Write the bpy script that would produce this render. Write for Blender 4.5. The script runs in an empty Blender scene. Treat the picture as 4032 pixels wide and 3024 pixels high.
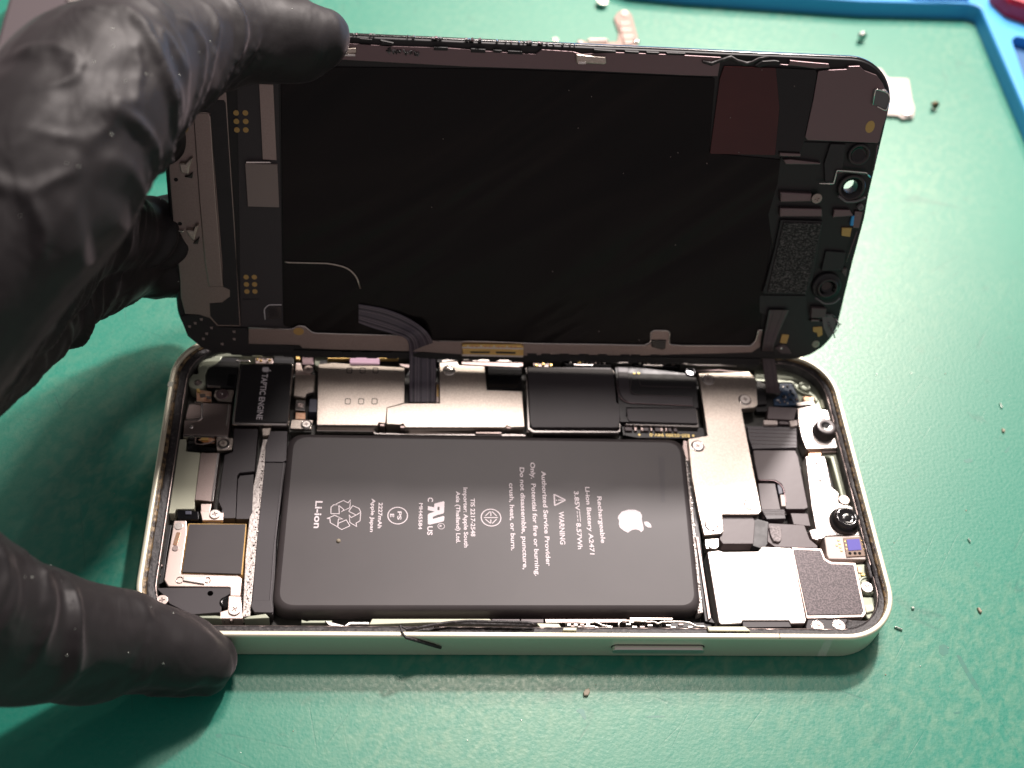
import bpy, bmesh, math, random
from mathutils import Vector, Matrix, noise
from mathutils.geometry import tessellate_polygon
random.seed(7)
MM = 0.001
PI = math.pi
S = bpy.context.scene

# ------------------------------------------------------------------ camera, world, lamps, exposure
CAM_LOC = (-0.026285, -0.125065, 0.194044)
CAM_ROT = (0.667329, -0.101484, -0.045372)
CAM_LENS = 43.1452
LID_LOC = (-0.2675, 39.1891, 37.0588)
LID_ROT = (1.218810, -0.009222, 0.006830)
cd = bpy.data.cameras.new('camera'); cam = bpy.data.objects.new('camera', cd); S.collection.objects.link(cam)
cam.location = CAM_LOC; cam.rotation_mode = 'XYZ'; cam.rotation_euler = CAM_ROT
cd.sensor_width = 36; cd.lens = CAM_LENS; cd.clip_start = 0.01; cd.clip_end = 20
cd.dof.use_dof = True; cd.dof.focus_distance = 0.212; cd.dof.aperture_fstop = 18
S.camera = cam
w = bpy.data.worlds.new('World'); S.world = w; w.use_nodes = True
bg = w.node_tree.nodes['Background']; bg.inputs[0].default_value = (0.95, 0.84, 0.85, 1); bg.inputs[1].default_value = 0.23
def area(name, d, dist, size, power, col, tgt=(0.0, 0.0, 0.0), sy=None):
    l = bpy.data.lights.new(name, 'AREA'); l.energy = power; l.color = col
    l.shape = 'ELLIPSE' if sy is None else 'RECTANGLE'
    l.size = size; l.size_y = sy or size
    o = bpy.data.objects.new(name, l); S.collection.objects.link(o)
    v = Vector(d).normalized(); o.location = Vector(tgt) + v*dist
    o.rotation_euler = v.to_track_quat('Z', 'Y').to_euler(); return o
def lamp_at(name, pos, tgt, size, power, col):
    v = Vector(pos)-Vector(tgt); return area(name, v, v.length, size, power, col, tgt)
area('bench_lamp', (0.30, 0.62, 0.73), 0.60, 0.040, 3.9, (1.0, 0.90, 0.87))
area('ceiling_light', (0.10, 0.50, 1.0), 1.00, 0.16, 4.3, (1.0, 0.89, 0.85), sy=0.10)
area('ceiling_light', (0.40, 1.19, 1.0), 1.10, 0.60, 6.4, (1.0, 0.89, 0.80), sy=0.08)
S.view_settings.view_transform = 'Standard'; S.view_settings.look = 'None'
S.view_settings.exposure = 0.12; S.view_settings.gamma = 1.0
S.render.engine = 'CYCLES'
S.cycles.use_denoising = True
S.cycles.max_bounces = 6

# ------------------------------------------------------------------ materials
MATS = {}
def material(name, col, rough=0.5, metal=0.0, col2=None, nscale=600, ndet=3, bump=0.0, bscale=3000, ravar=0.0, spec=0.5, coat=0.0, stretch=(1,1,1), lo=0.35, hi=0.65):
    m = bpy.data.materials.new(name); m.use_nodes = True; nt = m.node_tree; N = nt.nodes; L = nt.links
    b = N['Principled BSDF']
    b.inputs['Base Color'].default_value = (*col, 1); b.inputs['Roughness'].default_value = rough; b.inputs['Metallic'].default_value = metal
    b.inputs['Specular IOR Level'].default_value = spec
    if coat: b.inputs['Coat Weight'].default_value = coat; b.inputs['Coat Roughness'].default_value = 0.12
    tc = N.new('ShaderNodeTexCoord'); mp = N.new('ShaderNodeMapping'); mp.inputs['Scale'].default_value = stretch
    L.new(tc.outputs['Object'], mp.inputs['Vector'])
    if col2 or ravar:
        n = N.new('ShaderNodeTexNoise'); n.inputs['Scale'].default_value = nscale; n.inputs['Detail'].default_value = ndet
        L.new(mp.outputs[0], n.inputs['Vector'])
        mr = N.new('ShaderNodeMapRange'); mr.inputs[1].default_value = lo; mr.inputs[2].default_value = hi
        L.new(n.outputs['Fac'], mr.inputs[0])
        if col2:
            mx = N.new('ShaderNodeMix'); mx.data_type = 'RGBA'; mx.inputs[6].default_value = (*col, 1); mx.inputs[7].default_value = (*col2, 1)
            L.new(mr.outputs[0], mx.inputs[0]); L.new(mx.outputs[2], b.inputs['Base Color'])
        if ravar:
            m2 = N.new('ShaderNodeMapRange'); m2.inputs[3].default_value = rough-ravar; m2.inputs[4].default_value = rough+ravar
            L.new(mr.outputs[0], m2.inputs[0]); L.new(m2.outputs[0], b.inputs['Roughness'])
    if bump:
        n2 = N.new('ShaderNodeTexNoise'); n2.inputs['Scale'].default_value = bscale; n2.inputs['Detail'].default_value = 2
        L.new(mp.outputs[0], n2.inputs['Vector'])
        bp = N.new('ShaderNodeBump'); bp.inputs['Strength'].default_value = 1.0; bp.inputs['Distance'].default_value = bump*MM
        L.new(n2.outputs['Fac'], bp.inputs['Height']); L.new(bp.outputs[0], b.inputs['Normal'])
    MATS[name] = m; return m
M = material
steel = M('steel', (0.66,0.59,0.52), 0.40, 1.0, col2=(0.56,0.49,0.43), nscale=3500, ndet=1, bump=0.012, bscale=3500)
steel_bright = M('bright_steel', (0.85,0.79,0.74), 0.34, 1.0, bump=0.006, bscale=4000)
steel_edge = M('polished_steel', (0.85,0.80,0.76), 0.16, 1.0)
steel_dull = M('dull_steel', (0.40,0.325,0.30), 0.42, 1.0, col2=(0.36,0.29,0.27), nscale=4000, bump=0.006, bscale=6000)
steel_mauve = M('smoked_steel', (0.215,0.155,0.162), 0.42, 0.9, bump=0.006, bscale=6000)
copper = M('copper', (0.72,0.38,0.24), 0.3, 1.0, col2=(0.8,0.55,0.38), nscale=1500)
gold = M('gold', (0.83,0.58,0.22), 0.35, 1.0)
gold_pad = M('gold_pad', (0.60,0.38,0.13), 0.5, 0.3)
black_film = M('black_film', (0.018,0.017,0.019), 0.42, 0.0, bump=0.004, bscale=5000, ravar=0.05)
graphite = M('graphite_film', (0.048,0.041,0.045), 0.5, 0.0, bump=0.004, bscale=2500)
black_plastic = M('black_plastic', (0.010,0.010,0.011), 0.45)
black_gloss = M('black_gloss', (0.006,0.006,0.007), 0.16, 0.0)
flex_mat = M('flex_film', (0.065,0.056,0.063), 0.42, 0.0, bump=0.01, bscale=900)
ribbon_mat = M('ribbon_film', (0.115,0.10,0.125), 0.38, 0.0, bump=0.006, bscale=900)
ribbon_line = M('ribbon_trace', (0.26,0.22,0.24), 0.4)
flex_brown = M('brown_flex_film', (0.10,0.075,0.078), 0.42, 0.0, bump=0.008, bscale=900)
battery_mat = M('battery_wrap', (0.050,0.042,0.043), 0.48, 0.0, col2=(0.055,0.046,0.047), nscale=150, bump=0.003, bscale=5000)
print_ink = M('print_ink', (0.86,0.77,0.79), 0.6)
table_mat = M('table_laminate', (0.50,0.37,0.37), 0.5, 0.0, col2=(0.46,0.34,0.34), nscale=20)
white_ink = M('white_ink', (0.90,0.85,0.87), 0.6)
gold_ink = M('gold_ink', (0.75,0.58,0.22), 0.4, 0.5)
rim_alu = M('frame_aluminium', (0.86,0.82,0.64), 0.42, 0.4, bump=0.002, bscale=8000)
wall_alu = M('frame_side_aluminium', (0.66,0.72,0.56), 0.42, 0.35, bump=0.0015, bscale=9000)
chassis = M('chassis_green', (0.40,0.43,0.33), 0.42, 0.25, col2=(0.34,0.38,0.29), nscale=300)
chassis_pale = M('chassis_pale', (0.62,0.63,0.48), 0.5, 0.1)
antenna = M('antenna_band', (0.62,0.66,0.55), 0.5)
floor_shade = M('chassis_floor_shade', (0.020,0.020,0.018), 0.5, 0.0, col2=(0.06,0.06,0.05), nscale=400)  # dark grey paints in the shadow between the components
residue = M('adhesive_residue', (0.22,0.15,0.075), 0.45, 0.2, col2=(0.035,0.025,0.018), nscale=900, ndet=5, bump=0.15, bscale=1800, lo=0.42, hi=0.58)
gum = M('black_adhesive', (0.022,0.019,0.020), 0.55, 0.0, col2=(0.10,0.085,0.085), nscale=1500, ndet=5, bump=0.12, bscale=1500, lo=0.55, hi=0.75)
foam_white = M('foil_strip', (0.70,0.65,0.61), 0.5, 0.3, col2=(0.46,0.40,0.38), nscale=1800, bump=0.12, bscale=2200, lo=0.5, hi=0.68)
foam_dark = M('mesh_foam', (0.010,0.010,0.010), 0.8, 0.0, col2=(0.20,0.18,0.18), nscale=5000, ndet=2, lo=0.45, hi=0.8, stretch=(0.6,1,1))
speckle_tape = M('speckled_tape', (0.035,0.028,0.031), 0.45, 0.3, col2=(0.12,0.095,0.10), nscale=3500, ndet=1, bump=0.02, bscale=4000)
speckle_chip = M('speckled_chip', (0.10,0.08,0.08), 0.5, 0.0, col2=(0.35,0.30,0.30), nscale=2500)
pcb_blue = M('board_blue', (0.02,0.06,0.13), 0.4)
pcb_black = M('board_black', (0.012,0.012,0.012), 0.35)
pink_label = M('pink_label', (0.60,0.38,0.50), 0.5)
slate_plastic = M('slate_plastic', (0.07,0.075,0.11), 0.45)
purple_sensor = M('purple_sensor', (0.22,0.20,0.62), 0.15, 0.3)
sensor_brown = M('sensor_brown', (0.22,0.13,0.08), 0.4)
lens_black = M('lens_black', (0.008,0.007,0.008), 0.12, 0.0, coat=0.6)
lens_ring = M('lens_ring', (0.05,0.04,0.04), 0.3, 0.2)
maroon_reflection_film = M('maroon_reflection_film', (0.075,0.014,0.014), 0.25, 0.0, col2=(0.062,0.012,0.012), nscale=80)  # reflected maroon put into the base colour of a black glossy film
mirror_black = M('mirror_black', (0.006,0.006,0.006), 0.2)
sheet_black = M('display_back_film', (0.0065,0.005,0.0053), 0.28, 0.0, spec=0.2)
glass_edge = M('glass_edge', (0.02,0.018,0.018), 0.15, 0.0, coat=0.4)
sticker_grey = M('grey_sticker', (0.34,0.27,0.25), 0.55, 0.0)
clear_glue = M('clear_glue', (0.16,0.15,0.155), 0.14, 0.0, bump=0.1, bscale=900)
paper_white = M('white_part', (0.56,0.48,0.44), 0.5, 0.1)
blue_rubber = M('blue_silicone', (0.06,0.40,0.85), 0.5, col2=(0.055,0.37,0.80), nscale=40)
blue_deep = M('blue_silicone_recess', (0.015,0.11,0.28), 0.55)
red_plastic = M('red_plastic', (0.60,0.01,0.04), 0.4)
grey_plate = M('grey_lacquer', (0.10,0.082,0.088), 0.5, 0.2)
pink_steel = M('rosy_steel', (0.80,0.66,0.60), 0.42, 0.8)
rosy_dull = M('rosy_dull_steel', (0.36,0.255,0.215), 0.6, 0.2, spec=0.3)
crumb = M('crumb', (0.35,0.30,0.22), 0.6)
fleck = M('metal_fleck', (0.75,0.80,0.72), 0.3, 0.6)

# a display film with soft diagonal wrinkles
def wrinkled(m, ang, scale, dist):
    nt = m.node_tree; N = nt.nodes; L = nt.links; b = N['Principled BSDF']
    tc = N.new('ShaderNodeTexCoord'); m0 = N.new('ShaderNodeMapping'); m0.inputs['Rotation'].default_value = (0,0,ang)
    mp = N.new('ShaderNodeMapping'); mp.inputs['Scale'].default_value = (0.22,1,1)
    n = N.new('ShaderNodeTexNoise'); n.inputs['Scale'].default_value = scale; n.inputs['Detail'].default_value = 2; n.inputs['Distortion'].default_value = 0.6
    bp = N.new('ShaderNodeBump'); bp.inputs['Distance'].default_value = dist*MM
    L.new(tc.outputs['Object'], m0.inputs[0]); L.new(m0.outputs[0], mp.inputs[0]); L.new(mp.outputs[0], n.inputs['Vector']); L.new(n.outputs['Fac'], bp.inputs['Height']); L.new(bp.outputs[0], b.inputs['Normal'])
wrinkled(sheet_black, -0.62, 60, 1.4)

def mat_surface():
    m = bpy.data.materials.new('green_mat'); m.use_nodes = True; nt = m.node_tree; N = nt.nodes; L = nt.links; b = N['Principled BSDF']
    tc = N.new('ShaderNodeTexCoord')
    def nz(scale, det=4, dist=0.0, st=(1,1,1), rot=0, off=(0,0,0)):
        m0 = N.new('ShaderNodeMapping'); m0.inputs['Rotation'].default_value = (0,0,rot); m0.inputs['Location'].default_value = off
        mp = N.new('ShaderNodeMapping'); mp.inputs['Scale'].default_value = st
        L.new(tc.outputs['Object'], m0.inputs[0]); L.new(m0.outputs[0], mp.inputs[0])
        n = N.new('ShaderNodeTexNoise'); n.inputs['Scale'].default_value = scale; n.inputs['Detail'].default_value = det; n.inputs['Distortion'].default_value = dist
        L.new(mp.outputs[0], n.inputs['Vector']); return n.outputs['Fac']
    def rng(s, a, c, x=0.0, y=1.0):
        r = N.new('ShaderNodeMapRange'); r.inputs[1].default_value = a; r.inputs[2].default_value = c; r.inputs[3].default_value = x; r.inputs[4].default_value = y
        L.new(s, r.inputs[0]); return r.outputs[0]
    def mth(op, a, c=None):
        k = N.new('ShaderNodeMath'); k.operation = op
        for i, v in enumerate((a, c)):
            if v is None: continue
            if isinstance(v, (int, float)): k.inputs[i].default_value = v
            else: L.new(v, k.inputs[i])
        return k.outputs[0]
    def mix(f, a, c):
        x = N.new('ShaderNodeMix'); x.data_type = 'RGBA'
        L.new(f, x.inputs[0])
        for i, v in ((6, a), (7, c)):
            if isinstance(v, tuple): x.inputs[i].default_value = (*v, 1)
            else: L.new(v, x.inputs[i])
        return x.outputs[2]
    col = mix(rng(nz(9, 3), 0.35, 0.65), (0.006,0.200,0.142), (0.010,0.225,0.158))
    wear_zone = rng(nz(14, 4, off=(3.1,1.7,0)), 0.40, 0.62)
    wear_fine = rng(nz(620, 8, 0.5, st=(1,0.6,1), rot=0.5), 0.40, 0.66)
    wear = mth('MULTIPLY', wear_zone, wear_fine)
    col = mix(mth('MULTIPLY', wear, 0.30), col, (0.24,0.37,0.25))
    dirt = rng(nz(330, 4, 0.5, off=(9,2,0)), 0.63, 0.74)
    col = mix(mth('MULTIPLY', dirt, 0.25), col, (0.03,0.12,0.09))
    tot = None
    for k, (sc, rot, off, st) in enumerate(((70, 0.3, (1,5,0), (0.10,1,1)), (90, 1.35, (4,2,0), (0.10,1,1)), (80, -0.75, (7,7,0), (0.12,1,1)), (110, 2.2, (2,9,0), (0.10,1,1)))):
        line = rng(mth('ABSOLUTE', mth('SUBTRACT', nz(sc, 0.0, 0.0, st, rot, off), 0.5)), 0.0, 0.006, 1.0, 0.0)
        line = mth('MULTIPLY', line, rng(nz(75, 2, off=(k*3.3+1, 8, 0)), 0.56, 0.62))
        tot = line if tot is None else mth('MAXIMUM', tot, line)
    col = mix(mth('MULTIPLY', tot, 0.55), col, (0.010,0.14,0.11))
    L.new(col, b.inputs['Base Color'])
    L.new(rng(nz(1300, 4), 0.35, 0.65, 0.36, 0.45), b.inputs['Roughness'])
    bp = N.new('ShaderNodeBump'); bp.inputs['Distance'].default_value = 0.03*MM
    h = mth('ADD', nz(1600, 3), mth('MULTIPLY', tot, -0.25)); L.new(h, bp.inputs['Height']); L.new(bp.outputs[0], b.inputs['Normal'])
    b.inputs['Specular IOR Level'].default_value = 0.75; b.inputs['Specular Tint'].default_value = (1.0, 0.95, 0.82, 1)
    return m
green_mat = mat_surface()

def glove_mat():
    m = material('black_nitrile', (0.012,0.010,0.011), 0.58, 0.0, bump=0.012, bscale=2600, ravar=0.05, nscale=200, spec=0.36)
    nt = m.node_tree; N = nt.nodes; L = nt.links; b = N['Principled BSDF']
    old = b.inputs['Normal'].links[0].from_socket
    tc = N.new('ShaderNodeTexCoord'); mp = N.new('ShaderNodeMapping'); mp.inputs['Scale'].default_value = (1,0.45,0.8); mp.inputs['Rotation'].default_value = (0.2,0,0.7)
    n = N.new('ShaderNodeTexNoise'); n.inputs['Scale'].default_value = 150; n.inputs['Detail'].default_value = 2; n.inputs['Distortion'].default_value = 1.0
    bp = N.new('ShaderNodeBump'); bp.inputs['Distance'].default_value = 0.5*MM; bp.inputs['Strength'].default_value = 0.8
    L.new(tc.outputs['Object'], mp.inputs[0]); L.new(mp.outputs[0], n.inputs['Vector']); L.new(n.outputs['Fac'], bp.inputs['Height']); L.new(old, bp.inputs['Normal']); L.new(bp.outputs[0], b.inputs['Normal'])
    b.inputs['Sheen Weight'].default_value = 0.12; b.inputs['Sheen Roughness'].default_value = 0.4; b.inputs['Sheen Tint'].default_value = (0.9,0.75,0.8,1)
    return m
nitrile = glove_mat()

# ------------------------------------------------------------------ mesh helpers (all numbers in millimetres)
def rnd(pts, r, seg=4):
    """round the corners of a closed outline"""
    if r <= 0: return [tuple(p) for p in pts]
    out = []; n = len(pts)
    for i in range(n):
        a, b, c = Vector(pts[i-1]), Vector(pts[i]), Vector(pts[(i+1) % n])
        u = (a-b); v = (c-b); lu, lv = u.length, v.length
        if lu < 1e-6 or lv < 1e-6: continue
        u /= lu; v /= lv
        cs = max(-1, min(1, u.dot(v))); th = math.acos(cs)
        if th > 2.9 : out.append(tuple(b)); continue
        t = min(r/math.tan(th/2), lu*0.45, lv*0.45)
        p, q = b+u*t, b+v*t
        for k in range(seg+1):
            s = k/seg; out.append(tuple((1-s)**2*p + 2*s*(1-s)*b + s*s*q))
    return out
def area2(p): return sum(p[i-1][0]*p[i][1]-p[i][0]*p[i-1][1] for i in range(len(p)))
def inset(pts, d):
    n = len(pts); out = []
    for i in range(n):
        a, b, c = Vector(pts[i-1]), Vector(pts[i]), Vector(pts[(i+1) % n])
        e1 = (b-a); e2 = (c-b)
        if e1.length < 1e-7 or e2.length < 1e-7: out.append(tuple(b)); continue
        e1.normalize(); e2.normalize()
        n1 = Vector((-e1.y, e1.x)); n2 = Vector((-e2.y, e2.x)); m = n1+n2
        if m.length < 1e-4: out.append(tuple(b+n1*d)); continue
        m.normalize(); k = d/max(0.5, m.dot(n1)); out.append(tuple(b+m*k))
    return out
def circ(x, y, r, n=28, ry=None): return [(x+r*math.cos(2*PI*k/n), y+(ry or r)*math.sin(2*PI*k/n)) for k in range(n)]
def rect(x0, y0, x1, y1): return [(x0,y0),(x1,y0),(x1,y1),(x0,y1)]
def stroke(pts, w, closed=False):
    """outline of a polyline of width w"""
    L_, R_ = [], []; n = len(pts)
    for i in range(n):
        b = Vector(pts[i]); a = Vector(pts[max(i-1,0)]); c = Vector(pts[min(i+1,n-1)])
        d1 = (b-a) if i else (c-b); d2 = (c-b) if i < n-1 else (b-a)
        d1.normalize(); d2.normalize()
        n1 = Vector((-d1.y,d1.x)); n2 = Vector((-d2.y,d2.x)); m = (n1+n2)
        if m.length < 1e-4: m = n1
        m.normalize(); k = w/2/max(0.45, m.dot(n1))
        L_.append(tuple(b+m*k)); R_.append(tuple(b-m*k))
    return L_+R_[::-1]
def smooth(pts, r=0.6, seg=5):
    out = [tuple(pts[0])]
    for i in range(1, len(pts)-1):
        a, b, c = Vector(pts[i-1]), Vector(pts[i]), Vector(pts[i+1])
        u = (a-b); v = (c-b); t = min(r, u.length*.48, v.length*.48); u.normalize(); v.normalize()
        p, q = b+u*t, b+v*t
        for k in range(seg+1):
            s = k/seg; out.append(tuple((1-s)**2*p+2*s*(1-s)*b+s*s*q))
    out.append(tuple(pts[-1])); return out
class MB:
    def __init__(s): s.v = []; s.f = []; s.m = []; s.mats = []; s.sm = []
    def mi(s, mat):
        if mat not in s.mats: s.mats.append(mat)
        return s.mats.index(mat)
    def face(s, idx, mat, sm=False): s.f.append(idx); s.m.append(s.mi(mat)); s.sm.append(sm)
    def add(s, pts): k = len(s.v); s.v += [tuple(p) for p in pts]; return k
    def prism(s, pts, z0, z1, mat, r=0, b=0.06, holes=(), side=None, tilt=None):
        pts = rnd(pts, r) if r else [tuple(p) for p in pts]
        if area2(pts) < 0: pts = pts[::-1]
        side = side or mat; b = min(b, (z1-z0)*0.6)
        def Z(p, z): return (p[0], p[1], z + (tilt(p[0], p[1]) if tilt else 0))
        n = len(pts); rings = [[Z(p, z0) for p in pts]]
        if b > 0:
            rings += [[Z(p, z1-b) for p in pts], [Z(p, z1-b*0.3) for p in inset(pts, b*0.3)], [Z(p, z1) for p in inset(pts, b)]]
        else: rings += [[Z(p, z1) for p in pts]]
        ks = [s.add(rg) for rg in rings]
        for j in range(len(ks)-1):
            for i in range(n):
                i2 = (i+1) % n; s.face((ks[j]+i, ks[j]+i2, ks[j+1]+i2, ks[j+1]+i), side)
        loops = [[Vector((p[0], p[1], 0)) for p in rings[-1]]]; ids = [ks[-1]+i for i in range(n)]
        for h in holes:
            h = [tuple(p) for p in h]
            if area2(h) > 0: h = h[::-1]
            k = s.add([Z(p, z1) for p in h]); k0 = s.add([Z(p, z0) for p in h]); m_ = len(h)
            for i in range(m_): s.face((k0+i, k0+(i+1) % m_, k+(i+1) % m_, k+i), side)
            loops.append([Vector((p[0], p[1], 0)) for p in h]); ids += [k+i for i in range(m_)]
        for t in tessellate_polygon(loops):
            a, c, d = (ids[i] for i in t)
            P_ = [s.v[i] for i in (a, c, d)]
            ar = (P_[1][0]-P_[0][0])*(P_[2][1]-P_[0][1])-(P_[2][0]-P_[0][0])*(P_[1][1]-P_[0][1])
            if abs(ar) < 1e-9: continue
            s.face((a,c,d) if ar > 0 else (a,d,c), mat)
        return s
    def lathe(s, x, y, prof, mat, n=32, sm=True, mats=None):
        """prof: (radius, z) list from outside to inside"""
        ks = [s.add([(x+r*math.cos(2*PI*k/n), y+r*math.sin(2*PI*k/n), z) for k in range(n)]) for r, z in prof]
        for j in range(len(ks)-1):
            for i in range(n): s.face((ks[j]+i, ks[j]+(i+1) % n, ks[j+1]+(i+1) % n, ks[j+1]+i), (mats[j] if mats else mat), sm)
        s.face(tuple(ks[-1]+i for i in range(n)), mats[-1] if mats else mat)
        return s
    def tube(s, pts, r, mat, n=8, cap=True):
        pts = [Vector(p) for p in pts]; ks = []
        for i, p in enumerate(pts):
            d = (pts[min(i+1,len(pts)-1)]-pts[max(i-1,0)]).normalized()
            up = Vector((0,0,1)) if abs(d.z) < 0.9 else Vector((1,0,0))
            a = d.cross(up).normalized(); b_ = d.cross(a)
            rr = r[i] if isinstance(r, (list, tuple)) else r
            ks.append(s.add([p+(a*math.cos(2*PI*k/n)+b_*math.sin(2*PI*k/n))*rr for k in range(n)]))
        for j in range(len(ks)-1):
            for i in range(n): s.face((ks[j]+i, ks[j]+(i+1) % n, ks[j+1]+(i+1) % n, ks[j+1]+i), mat, True)
        if cap:
            s.face(tuple(ks[0]+i for i in range(n))[::-1], mat); s.face(tuple(ks[-1]+i for i in range(n)), mat)
        return s
    def loft(s, loops, mats, sm=False, closed=True):
        n = len(loops[0]); ks = [s.add(l) for l in loops]
        for j in range(len(ks)-1):
            for i in range(n if closed else n-1): s.face((ks[j]+i, ks[j]+(i+1) % n, ks[j+1]+(i+1) % n, ks[j+1]+i), mats[j] if isinstance(mats, list) else mats, sm)
        return s
    def build(s, name, parent=None, bev=0, fixn=False):
        me = bpy.data.meshes.new(name); me.from_pydata([(a*MM, b*MM, c*MM) for a, b, c in s.v], [], s.f)
        for m_ in s.mats: me.materials.append(m_)
        me.polygons.foreach_set('material_index', s.m); me.polygons.foreach_set('use_smooth', s.sm)
        if fixn:
            bm = bmesh.new(); bm.from_mesh(me); bmesh.ops.recalc_face_normals(bm, faces=bm.faces); bm.to_mesh(me); bm.free()
        me.update(); o = bpy.data.objects.new(name, me); S.collection.objects.link(o)
        if parent: o.parent = parent
        return o
def tag(o, label=None, cat=None, group=None, kind=None):
    for k, v in (('label', label), ('category', cat), ('group', group), ('kind', kind)):
        if v: o[k] = v
    return o
def empty(name, loc=(0,0,0)):
    o = bpy.data.objects.new(name, None); S.collection.objects.link(o); o.location = Vector(loc)*MM; o.empty_display_size = 0.01; return o
def P(name, mat, pts, z0, z1, r=0.0, b=0.06, parent=None, holes=(), side=None, tilt=None):
    return MB().prism(pts, z0, z1, mat, r, b, holes, side, tilt).build(name, parent)

# lettering: a font outline fitted to a box: start point, reading direction, length, cap height
def letters(mb, body, mat, start, direction, length, cap, z, h=0.03, bold=0.0):
    cu = bpy.data.curves.new('lettering', 'FONT'); cu.body = body; cu.size = 1.0; cu.offset = bold; cu.resolution_u = 4
    o = bpy.data.objects.new('lettering', cu); S.collection.objects.link(o)
    dg = bpy.context.evaluated_depsgraph_get(); me = bpy.data.meshes.new_from_object(o.evaluated_get(dg))
    xs = [v.co.x for v in me.vertices]; x0, x1 = min(xs), max(xs)
    d = Vector(direction).normalized(); up = Vector((-d.y, d.x)); sx = length/(x1-x0); sy = cap/0.729
    k = mb.add([(start[0]+d.x*(v.co.x-x0)*sx+up.x*v.co.y*sy, start[1]+d.y*(v.co.x-x0)*sx+up.y*v.co.y*sy, z+h) for v in me.vertices])
    for p in me.polygons: mb.face(tuple(k+i for i in p.vertices), mat)
    bpy.data.objects.remove(o); bpy.data.curves.remove(cu); bpy.data.meshes.remove(me)
def txt(mb, body, mat, pts, cap, z, bold=0.0, h=0.03):
    """pts = [start of baseline, end of baseline]"""
    a, b = Vector(pts[0]), Vector(pts[1]); letters(mb, body, mat, a, b-a, (b-a).length, cap, z, h, bold)

# ------------------------------------------------------------------ the surface everything lies on
surf = MB(); nx, ny = 60, 60
X0, X1, Y0, Y1 = -330, 420, -120, 420
gv = [[(X0+(X1-X0)*i/nx, Y0+(Y1-Y0)*j/ny, 0.0) for j in range(ny+1)] for i in range(nx+1)]
k = surf.add([p for row in gv for p in row])
for i in range(nx):
    for j in range(ny): surf.face((k+i*(ny+1)+j, k+(i+1)*(ny+1)+j, k+(i+1)*(ny+1)+j+1, k+i*(ny+1)+j+1), green_mat, True)
for a, b in (((X0,Y0),(X1,Y0)), ((X1,Y0),(X1,Y1)), ((X1,Y1),(X0,Y1)), ((X0,Y1),(X0,Y0))):
    k = surf.add([(*a, -2.0), (*b, -2.0), (*b, 0.0), (*a, 0.0)]); surf.face((k, k+1, k+2, k+3), green_mat)
tag(surf.build('ground'), kind='structure', label='scratched teal green work surface under everything')
tb = MB(); k = tb.add([(-900,-700,-2), (900,-700,-2), (900,900,-2), (-900,900,-2)]); tb.face((k, k+1, k+2, k+3), table_mat)
tag(tb.build('floor'), kind='structure', label='plain table top under the green surface')

# ------------------------------------------------------------------ the opened phone body
phone = tag(empty('opened_phone'), 'pale green mobile phone body lying open face up with battery and boards showing', 'phone')
HX, HY, RC = 65.75, 32.1, 10.2
def loop(l, r_, f_, b_, z, rad, seg=14):
    """rounded rectangle with its own inset on each side"""
    x0, x1, y0, y1 = -HX+l, HX-r_, -HY+f_, HY-b_
    out = []
    for cx, cy, a0, nn in ((x1-rad, y1-rad, 0, 0), (x0+rad, y1-rad, 90, 1), (x0+rad, y0+rad, 180, 2), (x1-rad, y0+rad, 270, 3)):
        for k in range(seg+1):
            a = math.radians(a0+90*k/seg); out.append((cx+rad*math.cos(a), cy+rad*math.sin(a), z))
        nx_, ny_ = ((x0+rad, y1) if nn == 0 else (x0, y0+rad) if nn == 1 else (x1-rad, y0) if nn == 2 else (x1, y1-rad))
        a = Vector(out[-1]); b = Vector((nx_, ny_, z)); m = 110 if nn in (0, 2) else 52
        for k in range(1, m): out.append(tuple(a.lerp(b, k/m)))
    return out
def U(i, z, ra=None): return loop(i, i, i, i, z, (ra if ra is not None else RC-i))
fr = MB(); fr.loft([U(1.2,0.0), U(0.35,0.06), U(0.06,0.4), U(0,0.8), U(0,6.7)], [wall_alu]*4, True)
fr.loft([U(0,6.7), U(0.05,6.95), U(0.22,7.17), U(0.35,7.2), U(0.85,7.2), U(0.98,7.1), U(1.02,6.55)], [rim_alu]*6, True)
frame = fr.build('frame', phone)
MB().loft([loop(.9,.9,.9,.9,6.6,RC-.9), loop(1.25,1.15,1.05,1.1,6.5,RC-1.2), loop(1.6,1.4,1.12,1.2,6.45,RC-1.6), loop(1.62,1.42,1.15,1.22,5.9,RC-1.6)], residue, True).build('adhesive_residue', phone)
ring = MB(); loops = []
for q_, (l, r_, f_, b_, z) in enumerate(((1.6,1.4,1.12,1.2,6.0), (1.8,1.55,1.4,1.3,6.0), (2.1,1.75,1.8,1.4,5.9), (2.5,1.95,2.2,1.5,5.8), (2.9,2.1,2.6,1.6,5.7), (2.93,2.13,2.65,1.65,4.6))):
    lp = loop(l, r_, f_, b_, z, RC-1.9 if q_ < 5 else RC-2.4)
    loops.append([(x+0.12*noise.noise((x*.9,y*.9,q_*3)), y+0.12*noise.noise((x*.9,y*.9,q_*3+9)), zz+0.12*noise.noise((x*1.3,y*1.3,q_*2.0))+0.16*noise.noise((x*4,y*4,q_*5))) for x, y, zz in lp])
ring.loft(loops, gum, True); ring.build('adhesive_seal', phone)
MB().loft([loop(2.9,2.05,2.6,1.6,5.5,RC-2.2), loop(3.1,2.3,2.8,1.75,5.5,RC-2.4), loop(3.15,2.35,2.85,1.8,1.4,RC-2.4)], [steel_dull, floor_shade], True).build('inner_wall', phone)
bot = MB(); lp = loop(3.15,2.35,2.85,1.8,1.6,RC-2.4); bot.f.append(tuple(range(len(lp)))); bot.m.append(bot.mi(floor_shade)); bot.sm.append(False); bot.v += lp
bot.build('chassis_floor', phone)
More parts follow.
